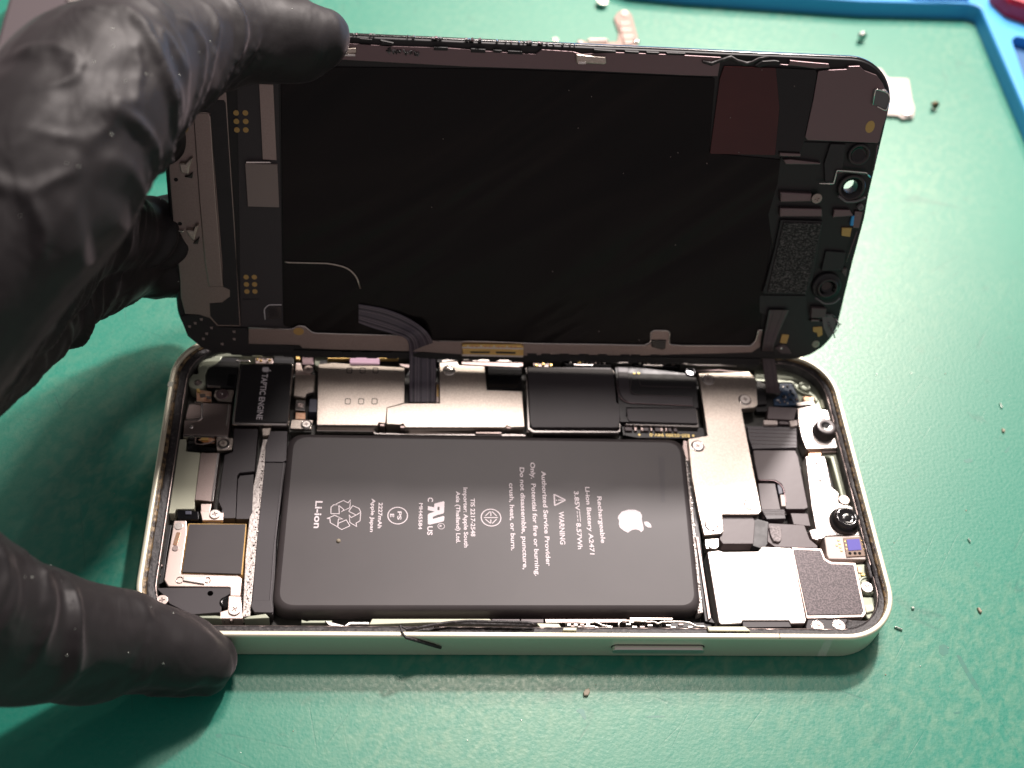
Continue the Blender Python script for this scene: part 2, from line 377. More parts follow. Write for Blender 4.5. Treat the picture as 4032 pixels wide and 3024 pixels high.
bk = MB(); lp = U(1.2, 0.02); bk.f.append(tuple(range(len(lp)))[::-1]); bk.m.append(bk.mi(wall_alu)); bk.sm.append(False); bk.v += lp
bk.build('back_glass', phone)

# button and antenna bands on the side facing us
bt = [(14.05,4.16), (30.57,3.59)]   # x, z along the wall
bx0, bx1, bz = bt[0][0]+0.5, bt[1][0], (bt[0][1]+bt[1][1])/2
def wall_pill(mb, x0, x1, zc, hh, y0, y1, mat):
    pts = []
    for k in range(13): a = PI/2+PI*k/12; pts.append((x0+hh+hh*math.cos(a), zc+hh*math.sin(a)))
    for k in range(13): a = -PI/2+PI*k/12; pts.append((x1-hh+hh*math.cos(a), zc+hh*math.sin(a)))
    rings = [[(x, y0, z) for x, z in pts], [(x, y1+0.08, z) for x, z in pts], [(zc*0+x, y1, zc+(z-zc)*0.94) for x, z in pts]]
    ks = [mb.add(r) for r in rings]; n = len(pts)
    for j in range(2):
        for i in range(n): mb.face((ks[j]+i, ks[j]+(i+1) % n, ks[j+1]+(i+1) % n, ks[j+1]+i), mat, True)
    mb.face(tuple(ks[-1]+i for i in range(n)), mat)
b_ = MB(); wall_pill(b_, bx0-0.18, bx1+0.18, bz, 0.98, -32.0, -32.112, floor_shade); wall_pill(b_, bx0, bx1, bz-0.1, 0.72, -32.0, -32.95, steel_bright)
b_.build('side_button', phone, fixn=True)
at_ = [(51.41,7.80), (52.78,7.82), (53.46,0.62), (51.83,0.61)]
ab = MB(); k = ab.add([(x, -32.104, max(0.4, min(6.9, z))) for x, z in at_]); ab.face((k, k+1, k+2, k+3), antenna)
k = ab.add([(at_[0][0], -32.104, 6.9), (at_[1][0], -32.104, 6.9), (at_[1][0], -31.2, 7.204), (at_[0][0], -31.2, 7.204)]); ab.face((k,k+1,k+2,k+3), antenna)
ab.build('antenna_band', phone)
nk = MB(); lx = [(-65.42,19.66)][0]; nk.prism(rect(-65.78, lx[1]-0.55, -64.9, lx[1]+0.55), 5.6, 7.215, antenna, b=0.02); nk.build('antenna_band', phone)
nk = MB(); lx = [(43.33,-31.64)][0]; nk.prism(rect(lx[0]-0.12, -32.0, lx[0]+0.12, -31.2), 6.9, 7.21, residue, b=0.01); nk.build('scratch_mark', phone)

# ---------- battery
bat_pts = [(-42.09,9.96), (32.04,10.69), (30.22,-24.99), (-42.51,-25.59)]
def shrink_loop(pts, d, z, r):
    return [(x, y, z) for x, y in rnd(inset(pts, d), r, 8)]
bp_ = bat_pts if area2(bat_pts) > 0 else bat_pts[::-1]
bm_ = MB(); bm_.loft([shrink_loop(bp_, -0.7, 1.7, 3.2), shrink_loop(bp_, -0.95, 2.6, 3.2), shrink_loop(bp_, -0.85, 3.9, 3.2), shrink_loop(bp_, -0.6, 4.55, 3.1), shrink_loop(bp_, -0.2, 4.88, 3.0), shrink_loop(bp_, 0.35, 5.0, 2.8)], battery_mat, True)
lp = shrink_loop(bp_, 0.35, 5.0, 2.8); k = bm_.add(lp); bm_.face(tuple(k+i for i in range(len(lp))), battery_mat)
battery = bm_.build('battery', phone)
lab = MB()
lab.prism([(27.05,6.88), (28.37,6.91), (27.10,-3.36), (26.45,-3.37)], 5.0, 5.012, MATS['graphite_film'], r=0.2, b=0); 
lab.build('patch', battery)
Z = 5.0
pr = MB()
def T3(s, a, b, cap, bold=0.012): pass
txt(pr, 'Li-ion', print_ink, [(-37.05,-4.36), (-37.10,-10.05)], 1.28, Z, 0.024)
txt(pr, 'Apple Japan', print_ink, [(-27.04,-3.67), (-27.19,-10.68)], 0.66, Z, 0.024)
txt(pr, '2227mAh', print_ink, [(-25.77,-4.49), (-25.85,-9.88)], 0.72, Z, 0.026)
txt(pr, 'PS', print_ink, [(-22.33,-6.28), (-22.39,-8.04)], 0.72, Z, 0.026)
txt(pr, 'E', print_ink, [(-23.68,-6.82), (-23.69,-7.54)], 0.72, Z, 0.026)
txt(pr, 'MH45584', print_ink, [(-18.47,-4.45), (-18.61,-10.01)], 0.66, Z, 0.026)
txt(pr, 'C', print_ink, [(-16.85,-3.19), (-16.92,-4.11)], 0.95, Z, 0.03)
txt(pr, 'US', print_ink, [(-16.97,-9.28), (-17.04,-11.16)], 0.95, Z, 0.03)
txt(pr, 'R', print_ink, [(-14.87,-9.00), (-14.90,-9.56)], 0.42, Z, 0.02)
txt(pr, 'TIS 2217-2548', print_ink, [(-9.11,-3.24), (-9.23,-11.32)], 0.80, Z, 0.026)
txt(pr, 'Importer: Apple South', print_ink, [(-10.36,-0.91), (-10.49,-13.60)], 0.76, Z, 0.026)
txt(pr, 'Asia (Thailand) Ltd.', print_ink, [(-11.73,-1.78), (-11.88,-12.74)], 0.76, Z, 0.026)
txt(pr, 'crush, heat, or burn.', print_ink, [(-1.85,0.25), (-2.11,-14.11)], 0.85, Z, 0.026)
txt(pr, 'Do not disassemble, puncture,', print_ink, [(0.30,3.80), (-0.16,-17.91)], 0.85, Z, 0.026)
txt(pr, 'Only.  Potential for fire or burning.', print_ink, [(2.37,4.98), (1.93,-19.20)], 0.85, Z, 0.026)
txt(pr, 'Authorized Service Provider', print_ink, [(4.34,3.06), (4.01,-17.17)], 0.85, Z, 0.026)
txt(pr, 'WARNING', print_ink, [(7.01,-5.75), (6.81,-12.72)], 0.95, Z, 0.026)
txt(pr, '3.85V', print_ink, [(10.18,-1.28), (10.14,-5.53)], 0.86, Z, 0.026)
txt(pr, '8.57Wh', print_ink, [(10.07,-8.15), (9.96,-13.67)], 0.86, Z, 0.026)
txt(pr, 'Li-ion Battery A2471', print_ink, [(12.36,-0.29), (12.08,-14.71)], 0.84, Z, 0.026)
txt(pr, 'Rechargeable', print_ink, [(14.44,-2.34), (14.29,-12.34)], 0.84, Z, 0.026)
def ink(pts, zz=Z, closed=False, w_=None):
    pr.prism(stroke(pts, w_) if w_ else pts, zz-0.02, zz+0.03, print_ink, b=0)
def inkring(c, rx, w_):
    pr.prism(circ(c[0], c[1], rx, 40), Z-0.02, Z+0.03, print_ink, b=0, holes=[circ(c[0], c[1], rx-w_, 40)])
ink([(10.88,-5.60), (10.87,-7.91)], w_=0.13)
for seg_ in ([(10.42,-5.61), (10.42,-6.19)], [(10.40,-6.44), (10.41,-7.02)], [(10.41,-7.26), (10.42,-7.84)]): ink(seg_, w_=0.13)
a = [(-22.34,-7.18), (-22.36,-5.33)]; inkring(a[0], abs(a[1][1]-a[0][1]), 0.19)
a = [(-14.54,-9.27), (-14.53,-8.63)]; inkring(a[0], abs(a[1][1]-a[0][1]), 0.10)
a = [(-5.49,-7.30), (-5.43,-5.41)]; inkring(a[0], abs(a[1][1]-a[0][1]), 0.20)
for s_ in ([(-6.79,-7.32), (-4.23,-7.28)], [(-5.48,-5.99), (-5.51,-6.97)], [(-6.52,-6.99), (-5.66,-6.03)], [(-5.24,-6.02), (-4.46,-6.95)], [(-6.54,-7.65), (-5.57,-8.57)], [(-5.54,-7.71), (-5.57,-8.57)], [(-5.32,-8.56), (-4.48,-7.61)]): ink(s_, w_=0.17)
tri = [(6.27,-1.83), (6.22,-4.73), (8.69,-3.26)]
tw = rnd(tri, 0.25); ti = inset(tri if area2(tri) > 0 else tri[::-1], 0.26)
pr.prism(tw, Z-0.02, Z+0.03, print_ink, b=0, holes=[ti])
ink([(7.03,-3.33), (7.94,-3.27)], w_=0.2); c_ = [(6.71,-3.34)][0]; pr.prism(circ(*c_, 0.12, 10), Z-0.02, Z+0.03, print_ink, b=0)
# component mark: solid slanted letters
ink([(-15.73,-4.52), (-14.01,-3.95), (-13.89,-4.18), (-13.99,-6.31), (-14.13,-6.58), (-15.20,-6.93), (-15.58,-7.12), (-16.03,-7.33), (-16.01,-7.78), (-14.08,-7.09), (-13.93,-7.29), (-13.99,-7.99), (-14.18,-8.27), (-16.55,-8.98), (-16.93,-8.88), (-16.95,-6.97), (-16.77,-6.66), (-15.70,-6.22), (-16.09,-6.12), (-16.93,-5.91), (-16.90,-5.06), (-15.79,-5.31)])
pr2 = MB(); pr2.prism([(-15.14,-5.15), (-14.78,-5.20), (-14.84,-5.93), (-15.20,-5.88)], Z+0.03, Z+0.034, battery_mat, b=0); pr2.build('patch', battery)
# recycling arrows, outlined
for arr in ([(-33.55,-5.02), (-32.12,-4.16), (-31.27,-4.67), (-30.89,-4.02), (-30.91,-5.66), (-32.41,-6.59), (-31.96,-6.12), (-32.97,-5.16), (-33.55,-5.02)], [(-34.24,-7.01), (-34.28,-5.63), (-33.82,-5.10), (-32.97,-5.16), (-32.86,-5.61), (-32.76,-6.98), (-34.24,-7.01)],
            [(-31.11,-6.45), (-30.43,-5.23), (-29.26,-5.81), (-28.95,-6.58), (-29.73,-7.20), (-31.11,-6.45)], [(-28.95,-6.58), (-29.02,-8.38), (-29.71,-8.91), (-29.59,-9.57), (-30.81,-8.78), (-30.99,-7.22), (-30.63,-7.75), (-29.73,-7.20)],
            [(-35.02,-8.07), (-34.37,-7.76), (-33.55,-7.33), (-32.09,-8.08), (-32.85,-8.07), (-32.97,-9.70), (-34.26,-8.88), (-34.36,-8.03), (-35.02,-8.07)], [(-32.81,-8.96), (-31.46,-8.24), (-30.78,-9.47), (-32.20,-10.28), (-32.90,-9.77), (-32.81,-8.96)]):
    ink(arr, w_=0.135)
# fruit emblem
ink([(18.04,-6.46), (18.76,-5.58), (20.07,-5.13), (21.33,-5.15), (22.19,-5.60), (22.46,-6.38), (22.30,-7.22), (22.39,-8.04), (22.45,-9.07), (22.37,-9.48), (21.92,-9.94), (21.57,-9.53), (20.97,-9.34), (20.29,-9.47), (19.76,-9.81), (19.44,-10.10), (18.70,-9.64), (18.02,-8.98), (17.91,-8.28), (18.07,-7.54), (17.86,-6.97)])
ink(rnd([(22.61,-7.63), (23.40,-7.65), (23.88,-8.18), (24.01,-8.96), (23.26,-8.89), (22.77,-8.45)], 0.4))
pr.build('printing', battery)
st = MB(); c_ = [(-32.66,-12.60)][0]; st.lathe(c_[0], c_[1], [(0.42,5.0), (0.36,5.2), (0.1,5.3)], crumb, 9); st.build('crumb', battery)

# ---------- screws
def cross(cx, cy, r, w_, rot=0.5):
    pts = []
    for k in range(4):
        a = rot+k*PI/2; u = Vector((math.cos(a), math.sin(a))); v = Vector((-u.y, u.x))
        pts += [tuple(Vector((cx,cy))+u*r-v*w_), tuple(Vector((cx,cy))+u*r+v*w_)]
        pts += [tuple(Vector((cx,cy))+u*w_+v*w_)]
    return pts
def screw(c, r, z, parent=None, ringr=0, mat=None, plus=True, bossz=None):
    mat = mat or steel_bright
    mb = MB()
    if ringr:
        mb.lathe(c[0], c[1], [(ringr, z-0.12), (ringr*0.97, z+0.03), (ringr*0.90, z+0.06), (ringr*0.82, z-0.02), (ringr*0.74, z-0.03), (ringr*0.70, z-0.03)], steel_edge, 30, mats=[steel_edge, steel_edge, steel_dull, floor_shade, floor_shade, floor_shade])
    hd = circ(c[0], c[1], r, 26)
    mb.prism(hd, z-0.1, z+0.16, mat, b=0.07, holes=[cross(c[0], c[1], r*0.50, r*0.13, random.random())], side=mat)
    mb.prism(circ(c[0], c[1], r*0.6, 16), z-0.1, z+0.02, steel_dull, b=0)
    return mb.build('screw', parent)
def scr(pts, rpx, z, parent=None, ringr=0, mat=None):   # rpx in tile pixels (36.5 per mm)
    for p in pts: screw(p, rpx/36.5, z, parent or phone, ringr/36.5, mat)

# ---------- chassis pieces, left end (charging port side)
P('chassis_edge', chassis, [(-62.65,23.15), (-61.99,24.49), (-60.98,24.53), (-61.29,26.04), (-60.94,28.18), (-59.77,29.70), (-58.19,30.15), (-43.17,30.65), (-42.96,29.83), (-50.99,29.33), (-56.89,28.91), (-57.05,27.55), (-58.01,26.93), (-59.20,26.24), (-59.64,24.31), (-59.25,21.95), (-61.35,21.31), (-62.13,21.85)], 1.6, 4.4, 0.4, 0.25, phone)
P('chassis_edge', chassis_pale, [(-63.52,9.17), (-61.50,9.40), (-61.35,6.62), (-58.60,6.35), (-58.51,-3.89), (-58.35,-5.84), (-61.56,-5.90), (-61.72,-6.80), (-63.37,-6.83), (-63.80,0.29)], 1.6, 4.0, 0.3, 0.1, phone)
P('chassis_edge', chassis, [(-47.94,-27.56), (-47.04,-26.98), (-44.27,-26.50), (-43.54,-27.30)], 1.6, 4.3, 0.1, 0.1, phone)
P('chassis_edge', chassis, [(-56.85,-27.04), (-52.43,-26.89), (-51.66,-27.00), (-51.48,-27.54), (-54.15,-27.42), (-56.80,-27.44)], 1.6, 4.3, 0.05, 0.1, phone)
P('connector_cover', black_plastic, [(-59.34,25.65), (-57.92,26.97), (-56.87,28.83), (-53.76,28.75), (-53.18,27.22), (-53.68,22.06), (-53.81,21.30), (-56.43,21.40), (-59.22,21.76), (-59.29,24.32)], 1.6, 4.4, 0.25, 0.1, phone)
mb = MB(); mb.prism([(-55.26,24.49), (-53.78,24.36), (-53.89,21.71), (-55.30,21.85)], 4.3, 4.65, black_gloss, b=0.05); mb.prism([(-58.91,21.69), (-56.44,21.62), (-56.45,21.14), (-58.87,21.24)], 4.3, 4.55, steel_edge, b=0.03); mb.prism([(-54.14,28.19), (-51.49,28.29), (-51.45,27.90), (-54.11,27.80)], 4.3, 4.5, steel_edge, b=0.03)
mb.build('connector_latch', phone)
mb = MB(); mb.prism([(-57.37,20.70), (-53.83,20.93), (-54.08,17.95), (-56.68,18.13), (-57.52,19.32)], 3.9, 4.4, steel, r=0.4, b=0.06); c_ = [(-55.98,19.74)][0]
mb.lathe(c_[0], c_[1], [(1.25,4.38),(1.2,4.47),(1.0,4.5)], steel_mauve, 26); mb.lathe(c_[0], c_[1], [(0.2,4.5),(0.15,4.62),(0.05,4.66)], steel_edge, 10)
mb.prism([(-61.03,20.95), (-58.10,20.57), (-57.89,17.98), (-60.57,18.08)], 3.5, 4.1, copper, r=0.1, b=0.05); mb.prism([(-60.30,19.67), (-59.17,19.82), (-58.93,18.98), (-59.92,18.84)], 4.1, 4.35, steel_edge, r=0.15, b=0.08); mb.prism([(-58.97,19.35), (-57.95,19.20), (-58.02,18.53), (-58.75,18.62)], 4.1, 4.35, steel_edge, r=0.15, b=0.08)
mb.prism([(-61.29,22.06), (-60.48,21.34), (-60.06,20.05), (-60.79,20.21)], 4.0, 4.35, gold, r=0.1, b=0.08)
mb.build('contact_bracket', phone)
c_ = [(-61.01,22.37)][0]; MB().lathe(c_[0], c_[1], [(1.55,1.6),(1.55,4.3),(1.4,4.45),(1.0,4.45)], chassis, 28).build('screw_boss', phone)
scr([(-60.74,22.15)], 27, 4.6, mat=steel_edge)
mb = MB(); mb.prism([(-62.29,13.45), (-59.31,13.36), (-59.05,14.09), (-59.42,17.52), (-54.02,17.40), (-53.94,9.96), (-62.16,9.98)], 1.6, 4.5, steel_dull, b=0.15)
mb.prism([(-61.89,17.34), (-59.77,17.52), (-59.24,13.97), (-62.20,13.81)], 2, 4.25, steel_dull, r=0.4, b=0.08)
mb.prism(stroke(smooth([(-60.83,17.48), (-59.39,17.38), (-59.06,13.76), (-59.57,13.24), (-62.12,13.31)], 0.5), 0.3), 4.4, 4.72, steel_edge, b=0.1)
mb.prism([(-54.58,17.31), (-54.11,17.14), (-54.16,12.26), (-54.56,12.32)], 4.3, 4.62, steel_edge, b=0.1)
mb.prism([(-62.19,10.19), (-56.38,10.14), (-56.38,9.57), (-62.11,9.56)], 3.2, 4.4, steel_edge, b=0.1); mb.lathe(*[(-60.82,11.78)][0], [(0.4,4.48),(0.36,4.6),(0.1,4.64)], steel_edge, 12)
mb.build('charging_port_shield', phone)
mb = MB(); mb.prism([(-60.09,9.90), (-56.30,10.29), (-56.33,8.88), (-58.04,8.63)], 2.6, 3.6, copper, r=0.2, b=0.1); mb.prism([(-59.00,9.93), (-57.62,10.11), (-57.47,9.20), (-58.93,9.23)], 3.6, 3.9, gold, r=0.15, b=0.08)
mb.tube([(*p, 3.7) for p in smooth([(-59.89,9.77), (-59.93,8.61), (-58.85,8.39), (-57.61,8.64), (-56.41,9.23)], 0.5)], 0.17, steel_dull, 8); mb.build('spring_contact', phone)
P('cable_clip', black_gloss, [(-61.34,9.34), (-60.24,9.55), (-59.69,8.34), (-56.00,7.91), (-56.07,7.14), (-61.08,7.08)], 1.7, 3.4, 0.3, 0.1, phone)
mb = MB(); mb.prism([(-56.08,9.76), (-52.98,9.67), (-52.99,7.05), (-55.69,6.73)], 3.4, 4.2, steel, r=0.25, b=0.06); mb.prism([(-56.06,10.47), (-53.94,10.35), (-53.92,9.57), (-55.98,9.66)], 4.0, 4.4, steel_edge, r=0.05, b=0.08); mb.build('screw_plate', phone)
scr([(-54.67,8.29)], 27, 4.3, ringr=46, mat=steel)
mb = MB(); mb.prism([(-58.51,6.21), (-55.09,6.30), (-55.26,-4.35), (-58.48,-4.02)], 1.6, 4.2, steel_dull, b=0.08); mb.prism([(-55.55,6.18), (-55.10,6.19), (-55.19,-4.34), (-55.63,-4.29)], 4.0, 4.3, steel_edge, b=0.08); mb.build('antenna_plate', phone)
mb = MB(); mb.prism([(-53.13,12.01), (-48.66,12.07), (-48.50,2.48), (-51.18,2.08), (-51.51,1.40), (-51.04,-7.63), (-53.86,-7.68), (-53.51,-5.74), (-54.35,-4.14), (-54.24,5.94), (-52.83,6.67)], 1.7, 4.0, graphite, r=0.25, b=0.08)
mb.prism([(-51.05,1.58), (-48.59,1.97), (-48.18,-6.32), (-48.74,-7.65), (-50.94,-7.69), (-51.39,0.83)], 1.7, 3.85, graphite, r=0.2, b=0.08); mb.build('port_flex_cable', phone)
# silver strip between cable and battery tab
strip = [(-47.58,9.86), (-46.39,9.89), (-46.82,-6.17), (-46.81,-12.29), (-46.87,-26.69), (-48.08,-26.88), (-48.64,-15.11), (-48.58,-1.68)]
mb = MB(); mb.prism(strip, 1.7, 3.8, foam_white, b=0.1)
for k in range(70):
    t = k/69; x = 572-40*t+random.uniform(-4,4); y = 955+370*t
    a = Vector(strip[0]).lerp(Vector(strip[5]), t*0.98+0.01); b = Vector(strip[1]).lerp(Vector(strip[4]), t*0.98+0.01); c_ = a.lerp(b, random.uniform(0.2,0.8)); s_ = random.uniform(0.10,0.24)
    mb.prism([(c_.x+s_*math.cos(q)*random.uniform(.6,1.2), c_.y+s_*math.sin(q)*random.uniform(.6,1.2)) for q in (0,1.3,2.5,3.8,5)], 3.7, 3.85+random.uniform(0.05,0.25), random.choice((foam_white, steel_bright, foam_white)), b=0.08)
mb.build('adhesive_strip', phone)
P('bracket', steel, [(-48.00,12.12), (-46.21,12.28), (-46.46,10.56), (-47.72,10.35)], 3.0, 4.2, 0.2, 0.15, phone)
mb = MB(); mb.prism([(-46.33,11.56), (-43.19,11.65), (-42.92,4.98), (-43.48,4.62), (-46.84,4.54), (-46.95,8.53)], 1.7, 4.1, flex_mat, r=0.2, b=0.08)
mb.prism([(-46.80,4.47), (-42.97,4.50), (-43.63,-10.87), (-43.06,-23.80), (-43.07,-26.50), (-46.16,-26.29), (-46.72,-24.56), (-46.90,-10.93)], 1.7, 4.0, graphite, r=0.15, b=0.08)
mb.prism([(-43.56,4.52), (-43.17,4.53), (-43.63,-13.94), (-43.59,-24.04), (-43.85,-24.04), (-43.95,-13.95)], 3.9, 4.12, flex_mat, b=0.06)
mb.build('battery_flex_cable', phone)
P('cable_end', graphite, [(-46.69,-24.04), (-43.47,-23.92), (-43.09,-26.33), (-46.17,-26.27), (-46.86,-25.06)], 3.8, 4.3, 0.25, 0.1, phone)

# ---------- haptic motor
hap = MB(); hap.prism([(-53.51,27.16), (-43.02,27.55), (-42.96,12.58), (-53.55,12.49)], 1.7, 4.7, steel_edge, r=0.35, b=0.3)
haptic = hap.build('haptic_motor', phone)
mb = MB(); mb.prism([(-52.91,26.71), (-43.27,27.07), (-43.20,13.04), (-53.05,12.89)], 4.6, 4.95, black_film, r=0.3, b=0.08); mb.build('cover', haptic)
mb = MB(); mb.prism([(-43.35,17.92), (-43.06,17.93), (-43.06,12.65), (-43.41,12.64)], 4.5, 4.9, steel_edge, b=0.05); mb.prism([(-43.42,26.99), (-43.06,27.00), (-43.13,19.78), (-43.36,19.77)], 4.5, 4.85, steel, b=0.05); mb.build('side_lip', haptic)
wr = MB(); txt(wr, 'TAPTIC ENGINE', white_ink, [(-48.79,24.49), (-49.03,13.52)], 1.12, 4.95, 0.028, 0.02)
wr.prism([(-48.89,25.81), (-48.76,26.11), (-47.82,26.19), (-47.60,25.86), (-47.68,25.56), (-47.54,25.13), (-47.91,24.96), (-48.67,25.01), (-48.88,25.32)], 4.94, 4.98, white_ink, r=0.2, b=0); wr.prism([(-47.63,25.64), (-47.18,25.34), (-47.23,25.14), (-47.54,25.29)], 4.94, 4.98, white_ink, b=0); wr.build('printing', haptic)

# ---------- connectors between the haptic motor and the shield
mb = MB(); mb.prism([(-50.68,29.15), (-47.12,29.28), (-47.07,27.84), (-50.42,27.79)], 3.0, 4.0, steel_dull, r=0.2, b=0.1)
for x, y in [(-50.12,28.74), (-49.44,28.46), (-48.59,28.96), (-47.73,28.68), (-49.20,29.17), (-48.08,28.19)]: mb.lathe(x, y, [(0.3,3.9),(0.28,4.15),(0.1,4.3)], random.choice((gold, steel_edge)), 8)
mb.build('spring_contact', phone)
P('black_block', black_plastic, [(-46.98,29.60), (-43.25,29.74), (-42.98,27.79), (-46.94,27.76)], 1.7, 4.3, 0.1, 0.1, phone)
mb = MB(); mb.prism([(-42.61,28.08), (-41.81,28.11), (-41.20,26.39), (-39.10,25.12), (-42.51,24.92)], 3.5, 4.2, pink_steel, r=0.1, b=0.06); mb.prism([(-42.79,29.56), (-41.90,29.59), (-41.84,28.73), (-42.74,28.78)], 3.8, 4.5, gold, r=0.1, b=0.12); mb.build('contact_bracket', phone)
P('chip', steel_mauve, [(-41.63,30.01), (-39.32,30.10), (-39.26,27.87), (-41.41,27.79)], 2.5, 4.0, 0.1, 0.1, phone)
scr([(-40.14,26.27)], 35, 4.45, ringr=0, mat=pink_steel)
P('connector_plate', steel, [(-42.56,24.45), (-42.20,24.85), (-38.74,25.05), (-38.72,20.79), (-40.02,20.38), (-40.31,19.32), (-42.53,19.73)], 3.6, 4.5, 0.12, 0.14, phone)
mb = MB(); mb.prism([(-42.13,18.89), (-40.17,18.85), (-40.14,16.37), (-42.06,16.46)], 3.5, 4.3, steel_edge, r=0.1, b=0.1); c_ = [(-41.12,17.59)][0]; mb.lathe(*c_, [(0.6,4.28),(0.58,4.42),(0.45,4.45),(0.35,4.32)], steel_dull, 18); mb.lathe(*c_, [(0.2,4.3),(0.15,4.45)], steel_edge, 10); mb.build('test_connector', phone)
mb = MB(); mb.prism([(-41.96,16.10), (-40.02,16.16), (-39.98,14.48), (-41.95,14.49)], 3.3, 4.0, copper, r=0.05, b=0.1); mb.prism([(-42.56,14.26), (-38.58,14.30), (-38.75,12.13), (-42.72,12.16)], 3.6, 4.2, steel, r=0.15, b=0.08); mb.build('contact_bracket', phone)
scr([(-39.75,13.11)], 28, 4.3, ringr=40)
P('slate_block', slate_plastic, [(-39.44,19.32), (-37.85,19.18), (-37.98,16.15), (-39.50,16.17)], 1.7, 4.2, 0.1, 0.08, phone)
P('chassis_edge', chassis, [(-39.25,30.35), (-36.38,30.46), (-36.43,28.29), (-37.91,27.65), (-39.00,28.39)], 1.7, 3.4, 0.1, 0.08, phone)
mb = MB(); mb.prism([(-38.07,29.20), (-36.62,29.26), (-36.45,26.92), (-37.86,26.95)], 1.8, 3.9, black_plastic, r=0.1, b=0.08); mb.prism([(-37.77,28.04), (-36.81,28.07), (-36.76,27.06), (-37.66,27.11)], 3.8, 4.05, steel_edge, r=0.1, b=0.06); mb.build('chip', phone)
# ---------- shields over the main board
holes = []
for x, y in [(-32.16,26.21), (-29.58,26.30), (-27.06,26.39), (-32.18,18.61), (-29.65,18.69), (-27.09,18.78)]: holes.append(rnd(rect(x-0.45, y-0.62, x+0.45, y+0.62), 0.3))
P('board_shield', steel, [(-38.27,27.61), (-35.95,28.01), (-35.60,28.10), (-21.39,27.38), (-21.31,18.59), (-24.67,17.29), (-24.83,13.58), (-26.15,13.72), (-26.28,13.06), (-37.80,12.84)], 1.7, 4.6, 0.12, 0.12, phone)
for x, y in [(-32.16,26.21), (-29.58,26.30), (-27.06,26.39), (-32.18,18.61), (-29.65,18.69), (-27.09,18.78)]:
    mb = MB(); mb.prism(rnd(rect(x-0.56, y-0.72, x+0.56, y+0.72), 0.34), 4.3, 4.63, floor_shade, b=0.0, holes=[rnd(rect(x-0.42, y-0.56, x+0.42, y+0.56), 0.26)]); mb.prism(rnd(rect(x-0.46, y-0.6, x+0.46, y+0.6), 0.26), 4.3, 4.56, steel_bright, b=0.0); mb.build('shield_slot', phone)
P('board_shield', steel, [(-24.78,17.20), (-21.25,18.50), (-14.58,18.71), (-14.49,28.79), (-10.92,29.24), (-10.57,28.31), (-5.52,28.18), (-5.25,22.27), (1.73,22.20), (1.77,13.49), (-0.87,13.34), (-1.69,13.69), (-1.89,13.24), (-21.11,12.69), (-21.56,13.55), (-22.03,13.32), (-24.71,13.38)], 1.7, 4.66, 0.1, 0.12, phone)
mb = MB(); mb.prism([(-4.80,28.78), (1.97,28.71), (1.73,22.83), (-4.94,22.76)], 1.7, 4.45, black_gloss, r=0.12, b=0.06); mb.build('glossy_chip', phone)
c_ = [(-12.62,26.91)][0]; mb = MB(); mb.lathe(*c_, [(1.3,4.62),(1.27,4.78),(1.12,4.84),(0.95,4.76),(0.75,4.72),(0.55,4.80)], steel_edge, 30, mats=[steel_edge]*6); mb.lathe(*c_, [(0.2,4.8),(0.15,4.92),(0.05,4.94)], steel_edge, 10); mb.build('rivet', phone)
P('pink_sticker', pink_label, [(-32.15,29.32), (-26.40,29.54), (-26.30,27.74), (-32.15,27.52)], 4.6, 4.8, 0.3, 0.06, phone)
P('gold_edge', gold, [(-36.58,29.68), (-22.62,30.21), (-22.62,29.70), (-36.55,29.17)], 3.6, 4.4, 0, 0.1, phone)
mb = MB()
for x, y in [(-25.50,13.38), (-1.30,13.49), (-21.61,13.05)]: mb.prism(rect(x-0.5, y-0.35, x+0.5, y+0.25), 2.5, 4.45, steel_dull, r=0.1, b=0.1)
mb.build('shield_clip', phone)
mb = MB(); mb.prism([(-37.83,12.81), (-27.08,13.11), (-26.63,12.33), (-20.63,12.35), (-20.20,12.80), (1.91,12.77), (2.18,12.23), (-20.34,11.93), (-26.91,11.89), (-27.36,12.53), (-37.80,12.38)], 2.4, 3.3, steel_edge, b=0.1); mb.prism([(-7.81,13.01), (-2.45,13.01), (-2.57,12.28), (-7.74,12.21)], 2.4, 3.7, steel_dull, r=0.1, b=0.2); mb.build('board_edge', phone)
P('slot_floor', pcb_black, [(-21.29,29.53), (-14.27,29.79), (-14.36,19.91), (-21.27,19.69)], 1.7, 3.0, 0, 0, phone)
mb = MB(); mb.prism([(-15.16,24.54), (-14.49,24.56), (-14.53,19.60), (-15.13,19.58)], 2.5, 3.7, steel_dull, r=0.05, b=0.05)
for k in range(6): mb.prism(rect(*(Vector([(-15.04,23.85)][0])+Vector((0,-0.5*k))), *(Vector([(-15.04,23.85)][0])+Vector((0.4,-0.5*k-0.22)))), 3.6, 3.85, gold, b=0.02)
mb.build('board_connector', phone)
# large dark pad in a silver surround
mb = MB(); mb.prism([(2.68,28.12), (2.96,28.20), (2.80,13.34), (3.58,12.71), (19.72,12.99), (20.23,13.51), (20.27,14.85), (20.68,14.86), (20.48,12.92), (20.04,12.55), (3.33,12.08), (2.24,12.89)], 1.7, 4.75, steel_edge, b=0.1)
mb.prism([(3.10,28.09), (19.93,28.59), (20.35,28.00), (20.34,23.16), (20.25,19.91), (20.85,19.24), (20.48,15.16), (19.96,13.69), (3.15,13.27), (2.86,14.42)], 1.7, 4.9, graphite, r=0.35, b=0.06); mb.build('heat_pad', phone)
mb = MB(); mb.prism([(20.16,28.35), (20.63,27.77), (20.70,26.87), (20.37,27.00), (20.17,27.88)], 4.7, 4.95, steel_edge, r=0.1, b=0.08); mb.build('pad_corner', phone)
mb = MB(); mb.prism([(21.03,29.15), (24.45,29.39), (35.98,28.00), (37.55,26.86), (36.86,19.32), (22.32,18.98), (22.02,17.04), (22.60,15.47), (20.66,15.42)], 1.7, 4.4, black_film, r=0.2, b=0.06)
